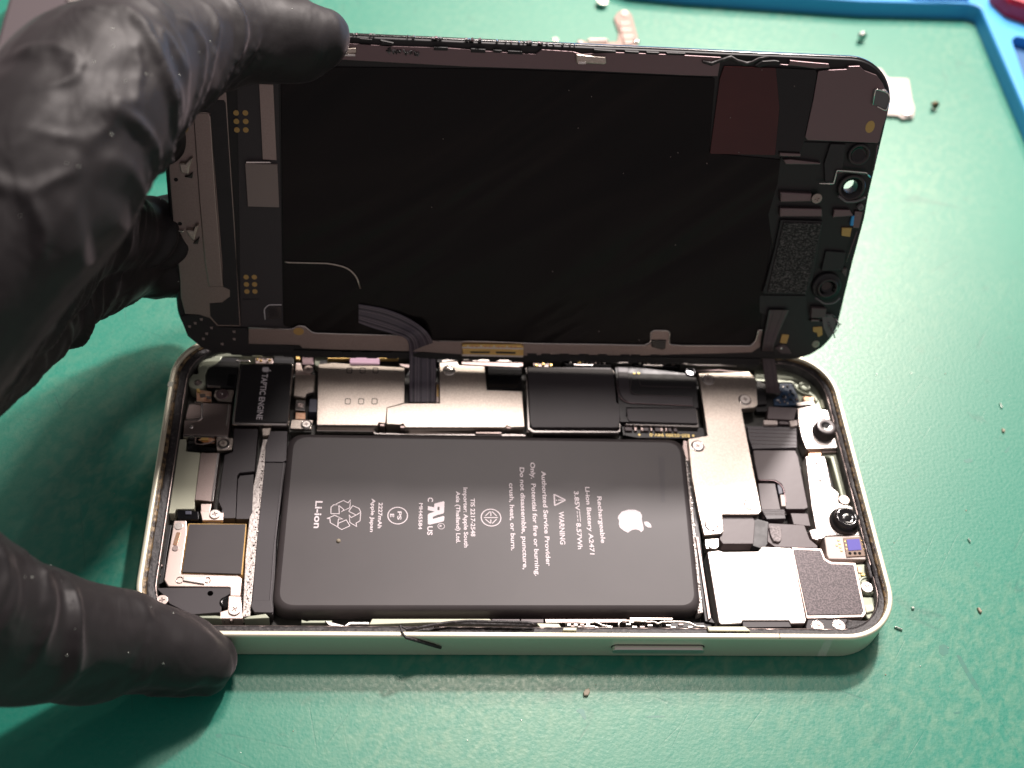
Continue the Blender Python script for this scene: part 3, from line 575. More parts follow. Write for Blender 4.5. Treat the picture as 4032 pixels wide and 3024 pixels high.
mb.prism(stroke(smooth([(22.58,29.08), (22.23,22.91), (22.97,21.07), (35.91,20.84)], 1.6), 2.15), 4.3, 4.55, flex_mat, b=0.1)
mb.prism(stroke(smooth([(24.17,26.71), (23.37,23.14), (24.20,22.12), (35.48,21.91)], 0.8), 0.13), 4.5, 4.63, flex_brown, b=0.04)
mb.prism(stroke(smooth([(20.97,25.41), (20.95,21.43), (22.48,19.98), (35.74,19.71)], 1.2), 0.16), 4.5, 4.63, steel_mauve, b=0.05)
mb.prism(stroke(smooth([(25.63,26.36), (25.71,24.59), (27.49,24.41), (36.05,24.47)], 0.4), 0.10), 4.4, 4.47, flex_brown, b=0.02)
for x, y in [(24.78,27.62), (25.71,27.65)]: mb.prism(circ(x, y, 0.26, 14), 4.4, 4.5, gold_ink, b=0.02)
mb.build('side_button_flex_cable', phone)
mb = MB(); mb.prism([(22.21,18.67), (36.34,19.11), (36.09,15.35), (22.57,15.44), (22.18,16.06)], 1.7, 4.6, graphite, r=0.2, b=0.08); mb.prism([(36.29,19.11), (36.58,18.78), (36.27,14.63), (21.59,14.81), (21.70,15.04), (35.87,15.11)], 2.7, 4.35, steel_edge, b=0.08); mb.build('heat_pad', phone)
mb = MB(); mb.prism([(21.09,15.57), (37.95,15.15), (37.73,13.01), (34.05,12.57), (24.07,12.41), (21.19,13.00)], 1.7, 3.4, pcb_black, b=0.05)
for x, y, s_ in ((1255,840,1), (1330,850,.4), (1400,850,.35), (1445,845,.7), (1570,850,.8), (1610,850,.4), (1700,855,.5), (1760,855,.5), (1500,845,.3), (1660,850,.3)):
    c_ = [(0.29,33.22), (0.31,33.22)]; px = [(22.29,14.22), (36.10,14.28)]; t = (x-1255)/745; c_ = Vector(px[0]).lerp(Vector(px[1]), t); mb.prism(rect(c_.x-0.75*s_, c_.y-0.5, c_.x+0.75*s_, c_.y+0.4), 3.3, 3.9, flex_brown if s_ > .4 else steel_dull, r=0.08, b=0.1)
main_board = mb.build('main_board', phone)
mb = MB(); txt(mb, '820-02380', gold_ink, [(34.50,13.50), (29.66,13.52)], 0.75, 3.4, 0.02, 0.03); txt(mb, '94V-0', gold_ink, [(29.31,13.53), (26.43,13.52)], 0.75, 3.4, 0.02, 0.03)
for x, y in [(24.39,13.13), (35.19,13.20)]: mb.prism(circ(x, y, 0.26, 14), 3.3, 3.44, gold_ink, b=0.02)
mb.build('printing', main_board)

# ---------- big cover plate over the connectors
P('connector_shield', steel, [(37.94,27.74), (48.57,28.48), (49.72,26.72), (48.96,20.09), (48.27,19.38), (45.45,18.95), (45.41,14.17), (45.34,-4.95), (44.59,-5.67), (37.67,-5.80), (37.37,-9.50), (36.76,-10.00), (33.58,-10.35), (33.25,-5.38), (33.01,2.44), (33.50,11.28), (37.49,12.16)], 3.6, 5.0, 0.15, 0.12, phone)
scr([(39.70,26.17), (46.49,21.22), (35.21,9.57), (43.38,-3.59)], 38, 5.03, ringr=50)
scr([(35.22,-8.28)], 38, 5.03, ringr=52); scr([(35.11,-11.98)], 38, 4.6)
mb = MB(); mb.prism([(33.72,-10.97), (36.46,-10.66), (36.07,-12.62), (33.67,-12.92)], 3.0, 4.5, steel_bright, r=0.2, b=0.1); mb.build('screw_plate', phone)
mb = MB(); mb.lathe(*[(36.45,28.40)][0], [(1.2,1.8),(1.2,4.4),(1.05,4.6),(0.8,4.6),(0.75,4.2)], black_gloss, 26); mb.build('rubber_plug', phone)
# strips between battery and plate
rs = [(32.96,10.95), (33.69,10.96), (31.49,-25.39), (30.54,-25.67)]
mb = MB(); mb.prism(rs, 1.7, 3.8, foam_white, b=0.08)
for k in range(60):
    t = k/59; a = Vector(rs[0]).lerp(Vector(rs[3]), t*.98+.01); b = Vector(rs[1]).lerp(Vector(rs[2]), t*.98+.01); c_ = a.lerp(b, random.uniform(.2,.8)); s_ = random.uniform(.12,.3)
    mb.prism([(c_.x+s_*math.cos(q)*random.uniform(.6,1.2), c_.y+s_*math.sin(q)*random.uniform(.6,1.2)) for q in (0,1.3,2.5,3.8,5)], 3.7, 3.85+random.uniform(.05,.22), random.choice((foam_white, steel_bright)), b=0.08)
mb.build('adhesive_strip', phone)
mb = MB(); mb.prism([(33.85,10.54), (33.41,4.05), (33.50,-4.26), (32.35,-25.36), (33.34,-27.60), (31.58,-27.16), (31.62,-21.72), (32.72,-2.23), (32.79,6.17)], 1.7, 3.9, black_film, b=0.08); mb.prism([(32.21,-10.28), (32.73,-10.27), (32.65,-26.71), (32.08,-27.16)], 3.2, 4.3, steel_dull, b=0.1); mb.prism([(32.86,11.75), (34.08,11.23), (33.77,6.33), (32.93,6.84), (32.38,9.54)], 3, 4.0, steel_dull, r=0.2, b=0.1); mb.build('battery_bracket', phone)

# ---------- connectors and cables right of the plate
mb = MB(); mb.prism([(50.45,29.42), (57.94,29.28), (58.13,26.86), (57.95,21.70), (56.19,20.09), (49.13,19.87), (49.62,24.58)], 1.7, 3.0, black_plastic, r=0.3, b=0.06); mb.prism([(50.41,27.64), (52.16,26.50), (51.40,21.35), (49.28,21.08)], 3.0, 3.6, black_film, b=0.08); mb.build('connector_base', phone)
mb = MB(); mb.prism([(55.11,27.00), (57.81,26.86), (58.15,24.71), (58.42,23.93), (58.33,21.49), (54.73,21.14), (52.98,21.20), (53.17,22.77), (54.74,23.81)], 2.2, 3.5, pcb_blue, r=0.1, b=0.04)
cs = [(55.60,25.82), (56.62,26.05), (57.08,25.07), (56.53,23.87), (55.61,23.24), (56.63,22.69), (57.16,22.11), (55.22,22.05), (53.84,22.40), (57.51,23.90), (55.05,24.61), (57.93,22.73), (55.79,21.68), (57.26,24.29), (55.11,22.83), (54.22,21.83)]
for i, (x, y) in enumerate(cs): mb.prism(rect(x-0.14-0.06*(i % 3), y-0.2, x+0.14+0.06*(i % 3), y+0.18), 3.4, 3.75, (steel_bright, pcb_black, slate_plastic, steel_dull)[i % 4], b=0.04)
mb.lathe(*[(55.28,23.35)][0], [(0.4,3.5),(0.35,3.9),(0.1,4.1)], lens_black, 14); mb.build('small_circuit_board', phone)
mb = MB(); mb.prism([(59.22,23.33), (61.40,23.24), (61.32,22.22), (59.15,22.15)], 3.2, 4.0, copper, r=0.2, b=0.1); mb.prism([(57.55,21.55), (59.57,22.01), (61.15,22.14), (61.18,21.20), (58.35,20.72), (57.34,20.77)], 3.2, 4.2, steel_bright, r=0.2, b=0.12); mb.prism([(55.07,16.92), (56.77,17.20), (56.59,15.75), (55.10,15.40)], 3.2, 4.2, paper_white, r=0.2, b=0.1); mb.build('spring_contact', phone)
P('connector_block', flex_brown, [(51.33,20.16), (57.22,19.95), (56.00,16.96), (50.52,17.06)], 2.0, 4.4, 0.15, 0.08, phone)
P('label_strip', paper_white, [(49.79,16.85), (52.58,16.78), (52.50,15.79), (49.59,15.71)], 3.6, 4.3, 0.2, 0.08, phone)
P('label_strip', flex_brown, [(52.96,16.79), (54.97,16.70), (54.85,16.08), (52.90,16.10)], 3.6, 4.1, 0.1, 0.05, phone)
mb = MB(); mb.prism([(46.36,15.75), (56.50,15.66), (55.60,10.69), (46.57,10.16), (46.22,12.67)], 1.8, 3.7, flex_mat, r=0.1, b=0.08)
for k in range(5):
    y = 1118+k*24; pts = [[Vector(a) for a in [(46.55,15.00), (56.29,14.90)]], [Vector(a) for a in [(46.47,11.41), (55.59,11.29)]]]; t = k/4
    mb.prism(stroke([tuple(pts[0][0].lerp(pts[1][0], t)), tuple(pts[0][1].lerp(pts[1][1], t))], 0.12), 3.6, 3.76, flex_brown, b=0.03)
mb.build('camera_flex_cable', phone)
mb = MB(); mb.prism([(46.52,9.65), (54.93,9.80), (55.27,8.34), (54.92,-3.36), (54.19,-3.71), (50.51,-3.78), (51.05,0.38), (50.74,1.95), (49.66,2.74), (46.33,2.81), (46.32,6.31)], 1.8, 4.0, flex_brown, r=0.25, b=0.08)
mb.prism([(46.23,2.10), (49.57,2.10), (49.57,0.06), (49.57,-5.78), (45.89,-5.84), (45.90,-2.43)], 1.8, 3.8, flex_brown, r=0.15, b=0.08)
mb.prism(stroke(smooth([(46.44,2.64), (49.62,2.60), (50.89,1.22), (50.87,-2.43)], 0.8), 0.13), 3.95, 4.08, steel_mauve, b=0.03)
mb.build('sensor_flex_cable', phone)
mb = MB(); mb.prism([(50.04,-0.51), (50.99,-0.60), (50.69,-3.16), (49.80,-3.11)], 2.5, 4.0, paper_white, r=0.1, b=0.08); mb.prism([(49.94,1.76), (50.70,1.78), (50.65,-0.15), (49.86,-0.34)], 2.2, 3.9, slate_plastic, r=0.05, b=0.04); mb.build('chip', phone)
mb = MB(); mb.prism([(37.71,-5.32), (43.67,-5.42), (43.96,-6.83), (42.84,-11.64), (37.08,-11.73), (36.59,-10.76)], 2.0, 4.3, flex_brown, r=0.3, b=0.1)
mb.prism([(43.64,-5.76), (46.67,-6.72), (45.89,-11.05), (44.73,-12.70), (42.68,-11.91)], 2.0, 4.1, black_film, r=0.2, b=0.1)
mb.prism([(46.45,-7.12), (53.34,-7.40), (53.76,-10.49), (55.04,-11.89), (54.77,-12.35), (46.82,-12.24), (45.56,-11.11)], 2.0, 4.3, flex_brown, r=0.3, b=0.1)
mb.prism([(45.62,-4.09), (50.12,-4.01), (49.96,-6.11), (46.28,-6.28)], 2.0, 4.35, flex_mat, r=0.1, b=0.08); mb.prism([(51.24,-4.71), (54.58,-4.75), (54.57,-7.53), (51.36,-7.18)], 2.0, 4.1, flex_brown, r=0.1, b=0.08)
for k in range(4):
    a = [(45.89,-4.26), (50.08,-4.18)]; mb.prism(stroke([(a[0][0], a[0][1]-0.35*k), (a[1][0]+0.05*k, a[1][1]-0.35*k)], 0.1), 4.3, 4.42, flex_brown, b=0.02)
mb.build('front_flex_cable', phone)
P('foam_chip', speckle_chip, [(46.29,-8.24), (46.78,-7.97), (48.34,-8.01), (48.58,-8.60), (48.15,-10.92), (47.62,-11.39), (46.63,-11.21), (46.27,-9.96)], 4.2, 4.75, 0.15, 0.08, phone)

# ---------- right end: chassis floor, camera modules, sensor
mb = MB(); mb.prism([(50.90,32.21), (61.68,33.36), (63.78,30.63), (65.25,25.82), (66.10,19.93), (66.18,10.81), (66.44,-3.82), (62.47,-3.90), (62.14,8.86), (59.07,9.15), (60.83,20.94), (57.87,21.43), (57.96,26.98), (54.23,27.05), (50.02,27.11)], 1.65, 3.2, chassis, r=0.5, b=0.2)
mb.prism(stroke(smooth([(50.05,27.55), (53.86,27.08), (57.98,27.35), (58.26,25.43), (59.82,24.29), (61.70,23.96), (62.03,22.39)], 0.8), 0.5), 3.0, 3.7, chassis, b=0.15); mb.build('chassis_corner', phone)
c_ = [(60.18,26.06)][0]; MB().lathe(*c_, [(1.3,3.1),(1.28,3.75),(1.1,3.9),(0.7,3.9),(0.6,3.5)], chassis, 28).build('screw_boss', phone)
mb = MB(); mb.prism([(62.81,22.89), (64.00,23.12), (64.40,21.17), (62.85,20.73)], 3.1, 3.6, chassis_pale, r=0.1, b=0.1); mb.prism([(63.72,25.69), (64.87,26.54), (65.11,25.34), (64.04,24.11)], 3.1, 3.4, chassis_pale, r=0.1, b=0.1); mb.build('chassis_rib', phone)
cam_mod = P('camera_bracket', steel_bright, [(57.13,19.80), (60.74,20.57), (61.45,19.66), (63.88,19.43), (64.18,16.37), (64.41,10.81), (63.91,10.28), (57.06,9.80), (56.64,12.75), (56.74,16.15)], 1.8, 4.6, 0.2, 0.14, phone)
mb = MB(); c0 = [(61.37,14.01)][0]; mb.lathe(*c0, [(2.35,4.5),(2.3,5.0),(2.2,5.3),(2.1,6.2),(1.95,6.55),(1.7,6.6),(1.0,6.6),(0.55,6.5)], lens_ring, 40, mats=[lens_ring]*5+[lens_ring, lens_black, lens_black]); cam1 = mb.build('infrared_camera', phone)
mb = MB(); mb.prism([(57.84,10.29), (60.49,10.24), (60.01,8.69), (57.44,8.62)], 2.0, 3.8, copper, r=0.1, b=0.1); mb.prism([(60.55,10.54), (64.66,10.65), (64.32,9.83), (60.34,9.50)], 2.0, 3.8, steel_dull, b=0.1); mb.build('bracket_bridge', phone)
br = [(56.57,8.10), (60.44,8.20), (60.45,5.58), (60.25,1.13), (61.48,-0.25), (60.87,-2.52), (63.91,-3.43), (64.11,-5.89), (60.91,-19.36), (62.63,-9.78), (55.26,-10.23), (55.59,-6.72), (55.49,-4.00)]
hl = [circ(x, y, 0.33, 14) for x, y in [(58.38,6.51), (58.32,2.43)]]
P('camera_bracket', steel_bright, [(56.57,8.10), (60.44,8.20), (60.45,5.58), (60.25,1.13), (61.48,-0.25), (60.87,-2.52), (63.82,-3.43), (64.18,-6.91), (64.09,-9.66), (62.36,-9.69), (62.10,-9.49), (56.99,-9.77), (56.10,-10.45), (55.29,-10.53), (55.34,-7.40), (55.50,-3.32)], 1.8, 4.5, 0.2, 0.14, phone, holes=hl)
P('camera_bracket', steel_bright, [(53.99,-8.60), (55.31,-8.24), (55.64,-9.97), (55.32,-10.80), (54.23,-10.39)], 3.0, 4.4, 0.2, 0.15, phone)
scr([(62.12,-1.94)], 36, 4.6, ringr=0, mat=pink_steel)
mb = MB(); c0 = [(61.13,-6.72)][0]; mb.lathe(*c0, [(2.95,4.4),(2.9,5.0),(2.75,5.2),(2.35,5.3),(2.3,6.0),(2.2,6.2),(1.9,6.35),(1.5,6.3),(1.2,6.05),(0.7,6.15),(0.3,6.2)], lens_black, 44, mats=[lens_ring,lens_ring,black_plastic,black_plastic,lens_ring,lens_black,lens_black,lens_black,lens_black,lens_black,lens_black]); mb.build('front_camera', phone)
sm_ = MB(); sm_.prism([(56.45,-10.19), (63.73,-9.75), (63.96,-10.34), (63.68,-14.61), (63.28,-14.94), (56.34,-14.90), (56.13,-14.13)], 1.8, 4.8, paper_white, r=0.2, b=0.14); sensor = sm_.build('sensor_module', phone)
mb = MB(); mb.prism([(59.95,-10.49), (63.74,-10.17), (63.47,-14.28), (59.71,-14.55)], 4.75, 5.0, sensor_brown, r=0.1, b=0.05); mb.prism([(60.46,-10.91), (62.98,-10.67), (62.87,-13.07), (60.32,-13.27)], 4.9, 5.1, purple_sensor, r=0.15, b=0.05)
for x, y in [(60.50,-13.79), (61.48,-13.77), (62.36,-13.76)]: mb.prism(circ(x, y, 0.3, 14), 4.9, 5.08, black_gloss, b=0.04)
for x, y in [(60.12,-11.25), (60.12,-12.07), (60.06,-12.89), (63.37,-11.03), (63.42,-11.86), (63.40,-12.84)]: mb.prism(rect(x-0.12,y-0.1,x+0.12,y+0.1), 4.9, 5.06, gold, b=0.02)
mb.build('dot_projector', sensor)
mb = MB()
for x, y in [(58.98,-10.94), (59.05,-11.70), (59.01,-12.45), (59.09,-13.17), (58.45,-12.03)]: mb.prism(rect(x-0.2,y-0.14,x+0.2,y+0.14), 4.75, 4.92, gold_ink, b=0.03)
mb.build('gold_contacts', sensor)

# ---------- loudspeaker module and textured plate
spk = P('loudspeaker', steel_bright, [(33.68,-13.85), (35.88,-13.49), (36.61,-13.81), (43.16,-13.62), (44.12,-12.60), (49.47,-12.78), (49.71,-13.36), (49.54,-27.39), (49.13,-28.05), (46.54,-28.13), (46.38,-27.53), (37.96,-27.59), (37.71,-28.13), (34.03,-28.33), (33.68,-27.95)], 1.8, 5.0, 0.15, 0.16, phone)
P('magnet_tab', graphite, [(38.04,-27.46), (46.60,-27.43), (46.64,-28.65), (37.93,-28.80)], 1.8, 4.75, 0.1, 0.08, spk)
mb = MB(); mb.prism([(49.76,-12.47), (55.44,-12.65), (55.74,-14.72), (56.76,-15.42), (61.33,-15.55), (60.95,-25.79), (60.27,-26.56), (49.81,-26.93), (49.82,-25.42)], 1.8, 4.65, pink_steel, r=0.2, b=0.1); mb.prism([(49.98,-12.95), (55.13,-13.07), (55.37,-15.01), (56.50,-15.90), (60.80,-15.97), (60.52,-25.37), (60.03,-26.04), (50.00,-26.30)], 4.4, 4.8, speckle_tape, r=0.25, b=0.06); mb.build('textured_plate', phone)
mb = MB(); mb.prism([(50.18,-26.77), (57.24,-26.78), (57.27,-27.53), (56.60,-29.03), (49.68,-29.28), (49.42,-28.48)], 1.8, 4.4, graphite, r=0.15, b=0.08); mb.prism([(53.41,-26.68), (54.69,-26.67), (54.63,-26.91), (53.36,-26.92)], 4.3, 4.6, steel_edge, b=0.03); mb.build('screw_plate', phone)
scr([(51.55,-28.32), (55.48,-28.11)], 37, 4.45, ringr=44); 
c_ = [(62.86,-19.89)][0]; MB().lathe(*c_, [(1.9,3.0),(1.88,4.1),(1.7,4.3),(1.4,4.3),(1.35,3.9)], chassis, 30).build('screw_boss', phone)
scr([(62.36,-20.51)], 40, 4.5)
mb = MB(); mb.prism([(60.86,-22.09), (63.44,-22.16), (63.35,-25.61), (62.41,-26.54), (61.27,-26.54), (61.05,-25.02)], 1.8, 3.9, chassis, r=0.3, b=0.2); mb.prism([(61.10,-23.90), (62.86,-23.73), (62.97,-25.11), (61.14,-25.58)], 3.8, 4.3, chassis_pale, r=0.3, b=0.2); mb.build('chassis_edge', phone)
mb = MB(); mb.prism([(61.41,-15.65), (63.22,-15.47), (62.95,-18.51), (63.46,-18.82), (61.42,-19.48), (61.42,-17.57)], 1.8, 4.1, chassis, r=0.2, b=0.1); mb.prism([(61.59,-16.03), (62.53,-16.02), (62.37,-17.46), (61.52,-17.37)], 4.0, 4.3, copper, r=0.1, b=0.06); mb.prism([(61.96,-17.62), (62.73,-17.68), (62.58,-18.09), (61.96,-18.01)], 4.0, 4.4, gold, b=0.05); mb.build('spring_contact', phone)
mb = MB(); mb.prism([(56.90,-27.35), (57.43,-27.49), (60.08,-27.63), (61.71,-27.31), (63.00,-26.09), (63.28,-23.34), (64.46,-21.16), (63.89,-19.28), (62.91,-19.13), (63.04,-15.46), (65.44,-17.68), (65.25,-22.08), (64.21,-25.78), (61.64,-28.81), (59.36,-30.17), (56.10,-30.33), (56.12,-29.59)], 1.8, 5.5, gum, r=0.3, b=0.3); mb.build('corner_adhesive', phone)

# ---------- lower left: earpiece module
mb = MB(); mb.prism([(-61.56,-8.39), (-59.43,-8.35), (-59.09,-10.40), (-59.15,-18.84), (-49.45,-19.12), (-48.79,-19.83), (-48.80,-23.18), (-50.50,-23.19), (-50.61,-21.49), (-60.95,-21.45), (-61.77,-20.21), (-61.75,-16.01), (-61.62,-11.38)], 1.8, 4.2, pink_steel, r=0.2, b=0.14); mb.build('speaker_frame', phone)
P('speaker_frame_side', black_plastic, [(-63.62,-8.81), (-61.96,-8.94), (-62.09,-15.78), (-61.91,-20.29), (-63.20,-21.19), (-63.38,-18.82)], 1.8, 3.6, 0.2, 0.1, phone)
sq = MB(); sq.prism([(-59.08,-8.98), (-48.96,-8.90), (-48.78,-19.19), (-59.07,-18.95)], 1.8, 4.3, gold_pad, r=0.15, b=0.1); sq.prism([(-58.80,-9.32), (-49.06,-9.15), (-48.97,-19.16), (-58.90,-18.91)], 4.2, 4.6, battery_mat, r=0.1, b=0.08); sq.build('speaker_cover', phone)
mb = MB(); mb.prism(stroke(smooth([(-60.46,-10.80), (-60.83,-13.45)], 0.1), 0.75), 4.1, 4.28, copper, r=0.3, b=0.03); c_ = [(-60.61,-9.54)][0]; mb.prism(circ(*c_, 0.75), 4.15, 4.3, steel_bright, b=0.04); c_ = [(-60.65,-14.06)][0]; mb.prism(circ(*c_, 0.55), 4.15, 4.32, steel_dull, b=0.04)
mb.prism([(-58.59,-19.55), (-54.83,-19.65), (-54.94,-21.08), (-57.16,-20.72), (-58.61,-20.44)], 4.1, 4.5, steel_bright, r=0.1, b=0.08); mb.tube([(x, y, 4.28) for x, y in circ(*[(-59.16,-20.24)][0], 0.6, 16)], 0.07, steel_edge, 6); mb.tube([(x, y, 4.28) for x, y in circ(*[(-54.53,-20.19)][0], 0.5, 16)], 0.07, steel_edge, 6); mb.build('contact_slot', phone)
hl = [circ(*[(-53.84,-22.59)][0], 0.5, 16)]
P('lower_plate', graphite, [(-62.99,-21.65), (-50.69,-21.35), (-50.51,-22.65), (-51.76,-23.54), (-51.71,-26.15), (-56.54,-26.62), (-60.32,-24.63), (-61.49,-23.04)], 1.8, 4.0, 0.25, 0.08, phone, holes=hl)
P('lower_bracket', pink_steel, [(-50.75,-23.10), (-48.68,-23.23), (-48.00,-27.43), (-51.74,-27.45), (-51.86,-26.16), (-50.63,-25.72)], 1.8, 4.2, 0.2, 0.12, phone)
scr([(-49.47,-25.82)], 38, 4.35); scr([(-61.62,-24.14)], 36, 4.2, mat=pink_steel)
mb = MB(); c_ = [(-51.13,-24.26)][0]; mb.lathe(*c_, [(1.0,1.8),(1.0,4.1),(0.85,4.2),(0.5,4.0)], black_gloss, 22); mb.build('rubber_plug', phone)
mb = MB(); mb.prism([(-57.31,-6.23), (-53.19,-6.61), (-53.11,-8.21), (-56.71,-8.27)], 3.4, 4.2, pink_steel, r=0.15, b=0.1); mb.prism([(-57.37,-4.68), (-55.49,-4.64), (-55.57,-6.42), (-57.20,-6.23)], 3.2, 4.0, pink_steel, r=0.1, b=0.1); mb.build('screw_plate', phone)
scr([(-54.62,-7.05)], 34, 4.3, ringr=0)
mb = MB(); mb.prism([(-61.43,-5.86), (-57.65,-6.11), (-57.31,-7.97), (-61.06,-7.84)], 1.8, 3.8, black_gloss, r=0.3, b=0.15); mb.prism([(-59.92,-6.22), (-58.85,-6.20), (-58.76,-6.94), (-59.83,-6.96)], 3.7, 4.0, slate_plastic, r=0.1, b=0.1); mb.build('microphone_block', phone)
mb = MB()
for k, (x, y) in enumerate([(-63.00,-15.79), (-62.67,-17.31), (-62.83,-19.11), (-51.05,-27.13), (-49.87,-27.47)]): mb.lathe(x, y, [(0.35,3.0),(0.33,3.9),(0.2,4.05)], steel_dull if k != 3 else steel_edge, 12)
mb.build('small_pins', phone)

# ---------- clips and buttons along the near side
mb = MB()
mb.prism([(-26.39,-27.63), (-6.46,-27.49), (-5.56,-28.15), (-17.00,-28.29), (-26.88,-28.73)], 3.0, 4.9, chassis_pale, r=0.1, b=0.1)
mb.prism([(-34.38,-27.98), (-33.08,-28.40), (-30.99,-28.96), (-30.25,-28.29), (-26.89,-28.27), (-26.88,-28.73), (-29.97,-28.75), (-30.98,-29.24), (-33.56,-28.97)], 3.5, 5.0, steel_bright, r=0.1, b=0.1)
mb.build('side_rail', phone)
mb = MB(); mb.prism([(-6.14,-27.49), (-1.20,-27.45), (-1.23,-28.15), (-5.43,-28.18)], 3.0, 4.8, flex_brown, b=0.06); mb.prism([(-1.01,-27.45), (2.91,-27.42), (2.87,-28.13), (-1.04,-28.09)], 3.0, 4.8, flex_brown, b=0.06); mb.prism([(3.13,-27.42), (17.43,-27.32), (17.36,-27.97), (3.22,-28.12)], 3.0, 4.8, steel_dull, b=0.06); mb.prism([(17.98,-27.11), (25.49,-27.11), (25.58,-27.47), (17.94,-27.52)], 3.0, 5.0, steel, b=0.06); mb.build('button_flex_cable', phone)
P('chassis_edge', chassis_pale, [(1.57,-28.40), (5.43,-28.50), (5.90,-29.36), (2.18,-29.27)], 3.0, 5.2, 0.1, 0.1, phone)
P('chassis_edge', chassis_pale, [(5.99,-29.87), (8.25,-29.86), (8.13,-30.43), (5.80,-30.39)], 4.0, 6.5, 0, 0.1, phone)
P('chassis_edge', chassis_pale, [(31.08,-29.40), (37.80,-29.36), (38.75,-30.24), (31.23,-30.22)], 3.0, 6.3, 0.1, 0.1, phone)
P('chassis_edge', chassis, [(-38.24,-27.72), (-37.33,-28.00), (-36.83,-27.85), (-33.10,-27.82), (-33.08,-28.31), (-38.21,-28.35)], 3, 4.6, 0, 0.1, phone)
mb = MB(); mb.tube([(x, y, 5.2) for x, y in smooth([(6.51,-28.44), (10.55,-28.29), (11.91,-28.11), (12.93,-28.77), (14.65,-29.06), (14.49,-29.26), (12.07,-29.28), (11.56,-28.99), (6.47,-29.02)], 0.3)], 0.17, steel_bright, 8)
for x, y in [(7.15,-28.72), (8.35,-28.71), (9.42,-28.70), (10.50,-28.64), (7.79,-29.00), (8.99,-29.05), (10.07,-28.99), (14.10,-29.02)]: mb.prism(rect(x-0.35, y-0.18, x+0.35, y+0.18), 4.9, 5.35, random.choice((steel_bright, steel_dull)), b=0.08)
mb.build('volume_clip', phone)
mb = MB(); mb.tube([(x, y, 5.2) for x, y in smooth([(15.84,-29.25), (15.80,-28.32), (16.52,-27.90), (18.69,-27.89), (22.20,-28.04), (22.70,-28.42), (23.57,-28.03), (27.26,-28.00), (28.46,-28.23), (29.47,-28.82), (30.83,-28.87), (31.06,-29.16)], 0.3)], 0.18, steel_bright, 8)
for x, y in [(17.51,-28.59), (18.54,-29.08), (19.89,-29.07), (21.09,-28.10), (24.55,-28.75), (25.31,-29.13), (26.75,-28.59), (28.33,-29.02), (21.28,-28.77), (18.10,-28.12)]: mb.prism(rect(x-0.45, y-0.17, x+0.45, y+0.17), 4.9, 5.4, random.choice((steel_bright, steel_dull, steel_bright)), b=0.08)
mb.build('volume_clip', phone)
mb = MB(); mb.prism([(19.44,-27.28), (33.09,-27.19), (32.53,-28.18), (18.92,-28.26)], 1.8, 3.4, black_film, b=0.06); mb.build('button_flex_cable', phone)
mb = MB(); mb.prism([(39.17,-29.01), (49.74,-28.94), (49.62,-29.54), (39.16,-29.89)], 3.0, 4.9, flex_brown, r=0.1, b=0.08); mb.build('button_flex_cable', phone)
# a strand of seal hanging over the edge
sd = MB(); s3 = [(*[(-16.94,-29.86)][0], 6.4), (*[(-20.44,-30.55)][0], 6.7), (*[(-21.73,-30.13)][0], 7.2), (*[(-21.27,-31.66)][0], 7.4)] + [(x, -32.35, z) for x, z in [(-20.71,7.38), (-19.93,6.99), (-17.82,5.70), (-16.23,4.74), (-14.74,3.71)]]
sd.tube(s3, [0.15,0.2,0.22,0.22,0.24,0.28,0.30,0.33,0.26], gum, 8); sd.build('seal_strand', phone)
sd = MB(); sd.tube([(*p, 6.7) for p in smooth([(-20.69,-30.75), (-17.09,-29.82), (-13.45,-29.16), (-10.06,-28.91), (-6.14,-29.00), (-0.35,-29.08), (1.26,-29.47)], 0.8)], 0.3, gum, 8); sd.tube([(*p, 6.5) for p in [(-16.04,-29.76), (-13.44,-29.23), (-8.22,-29.31), (0.70,-29.51)]], 0.33, gum, 8); sd.build('seal_strand', phone)

# ---------- far side under the hinge edge
mb = MB(); mb.prism([(-10.10,29.28), (2.29,29.58), (2.24,28.63), (1.29,28.27), (-4.58,28.37), (-10.11,28.56)], 2.0, 4.6, steel_dull, r=0.1, b=0.08)
for a in ([(-9.90,30.28), (-8.20,30.23), (-8.22,29.35), (-9.82,29.37)], [(0.50,30.40), (1.50,30.44), (1.47,29.72), (0.47,29.76)]): mb.prism(a, 4.0, 5.0, steel_edge, r=0.05, b=0.08)
for a in ([(-7.89,30.08), (-4.48,30.13), (-4.51,29.33), (-7.91,29.29)], [(-3.09,30.18), (0.03,30.22), (-0.01,29.42), (-3.12,29.39)]): mb.prism(a, 4.0, 4.8, steel_bright, r=0.05, b=0.08)
mb.build('hinge_spring', phone)
for pts in ([(10.16,30.20), (11.47,30.81), (18.73,30.80), (20.86,29.88), (19.84,29.20), (11.03,29.11)], [(24.42,30.61), (26.08,31.20), (33.12,31.14), (35.01,30.40), (33.87,29.55), (25.26,29.48)]):
    mb = MB(); mb.prism(pts, 2.0, 4.4, black_gloss, r=0.3, b=0.2); cx = sum(p[0] for p in pts)/6; cy = sum(p[1] for p in pts)/6
    for k in range(9): x = cx-3.4+k*0.85; mb.prism(rect(x-0.2, cy-0.25+0.2*(k % 2), x+0.2+0.1*(k % 3), cy+0.05+0.2*(k % 2)), 4.3, 4.7, random.choice((steel_edge, gold, steel_bright, steel_dull)), b=0.08)
    mb.prism(rect(cx-2.8, cy-0.85, cx+1.2, cy-0.62), 4.1, 4.75, steel_bright, b=0.06); mb.build('side_spring', phone)
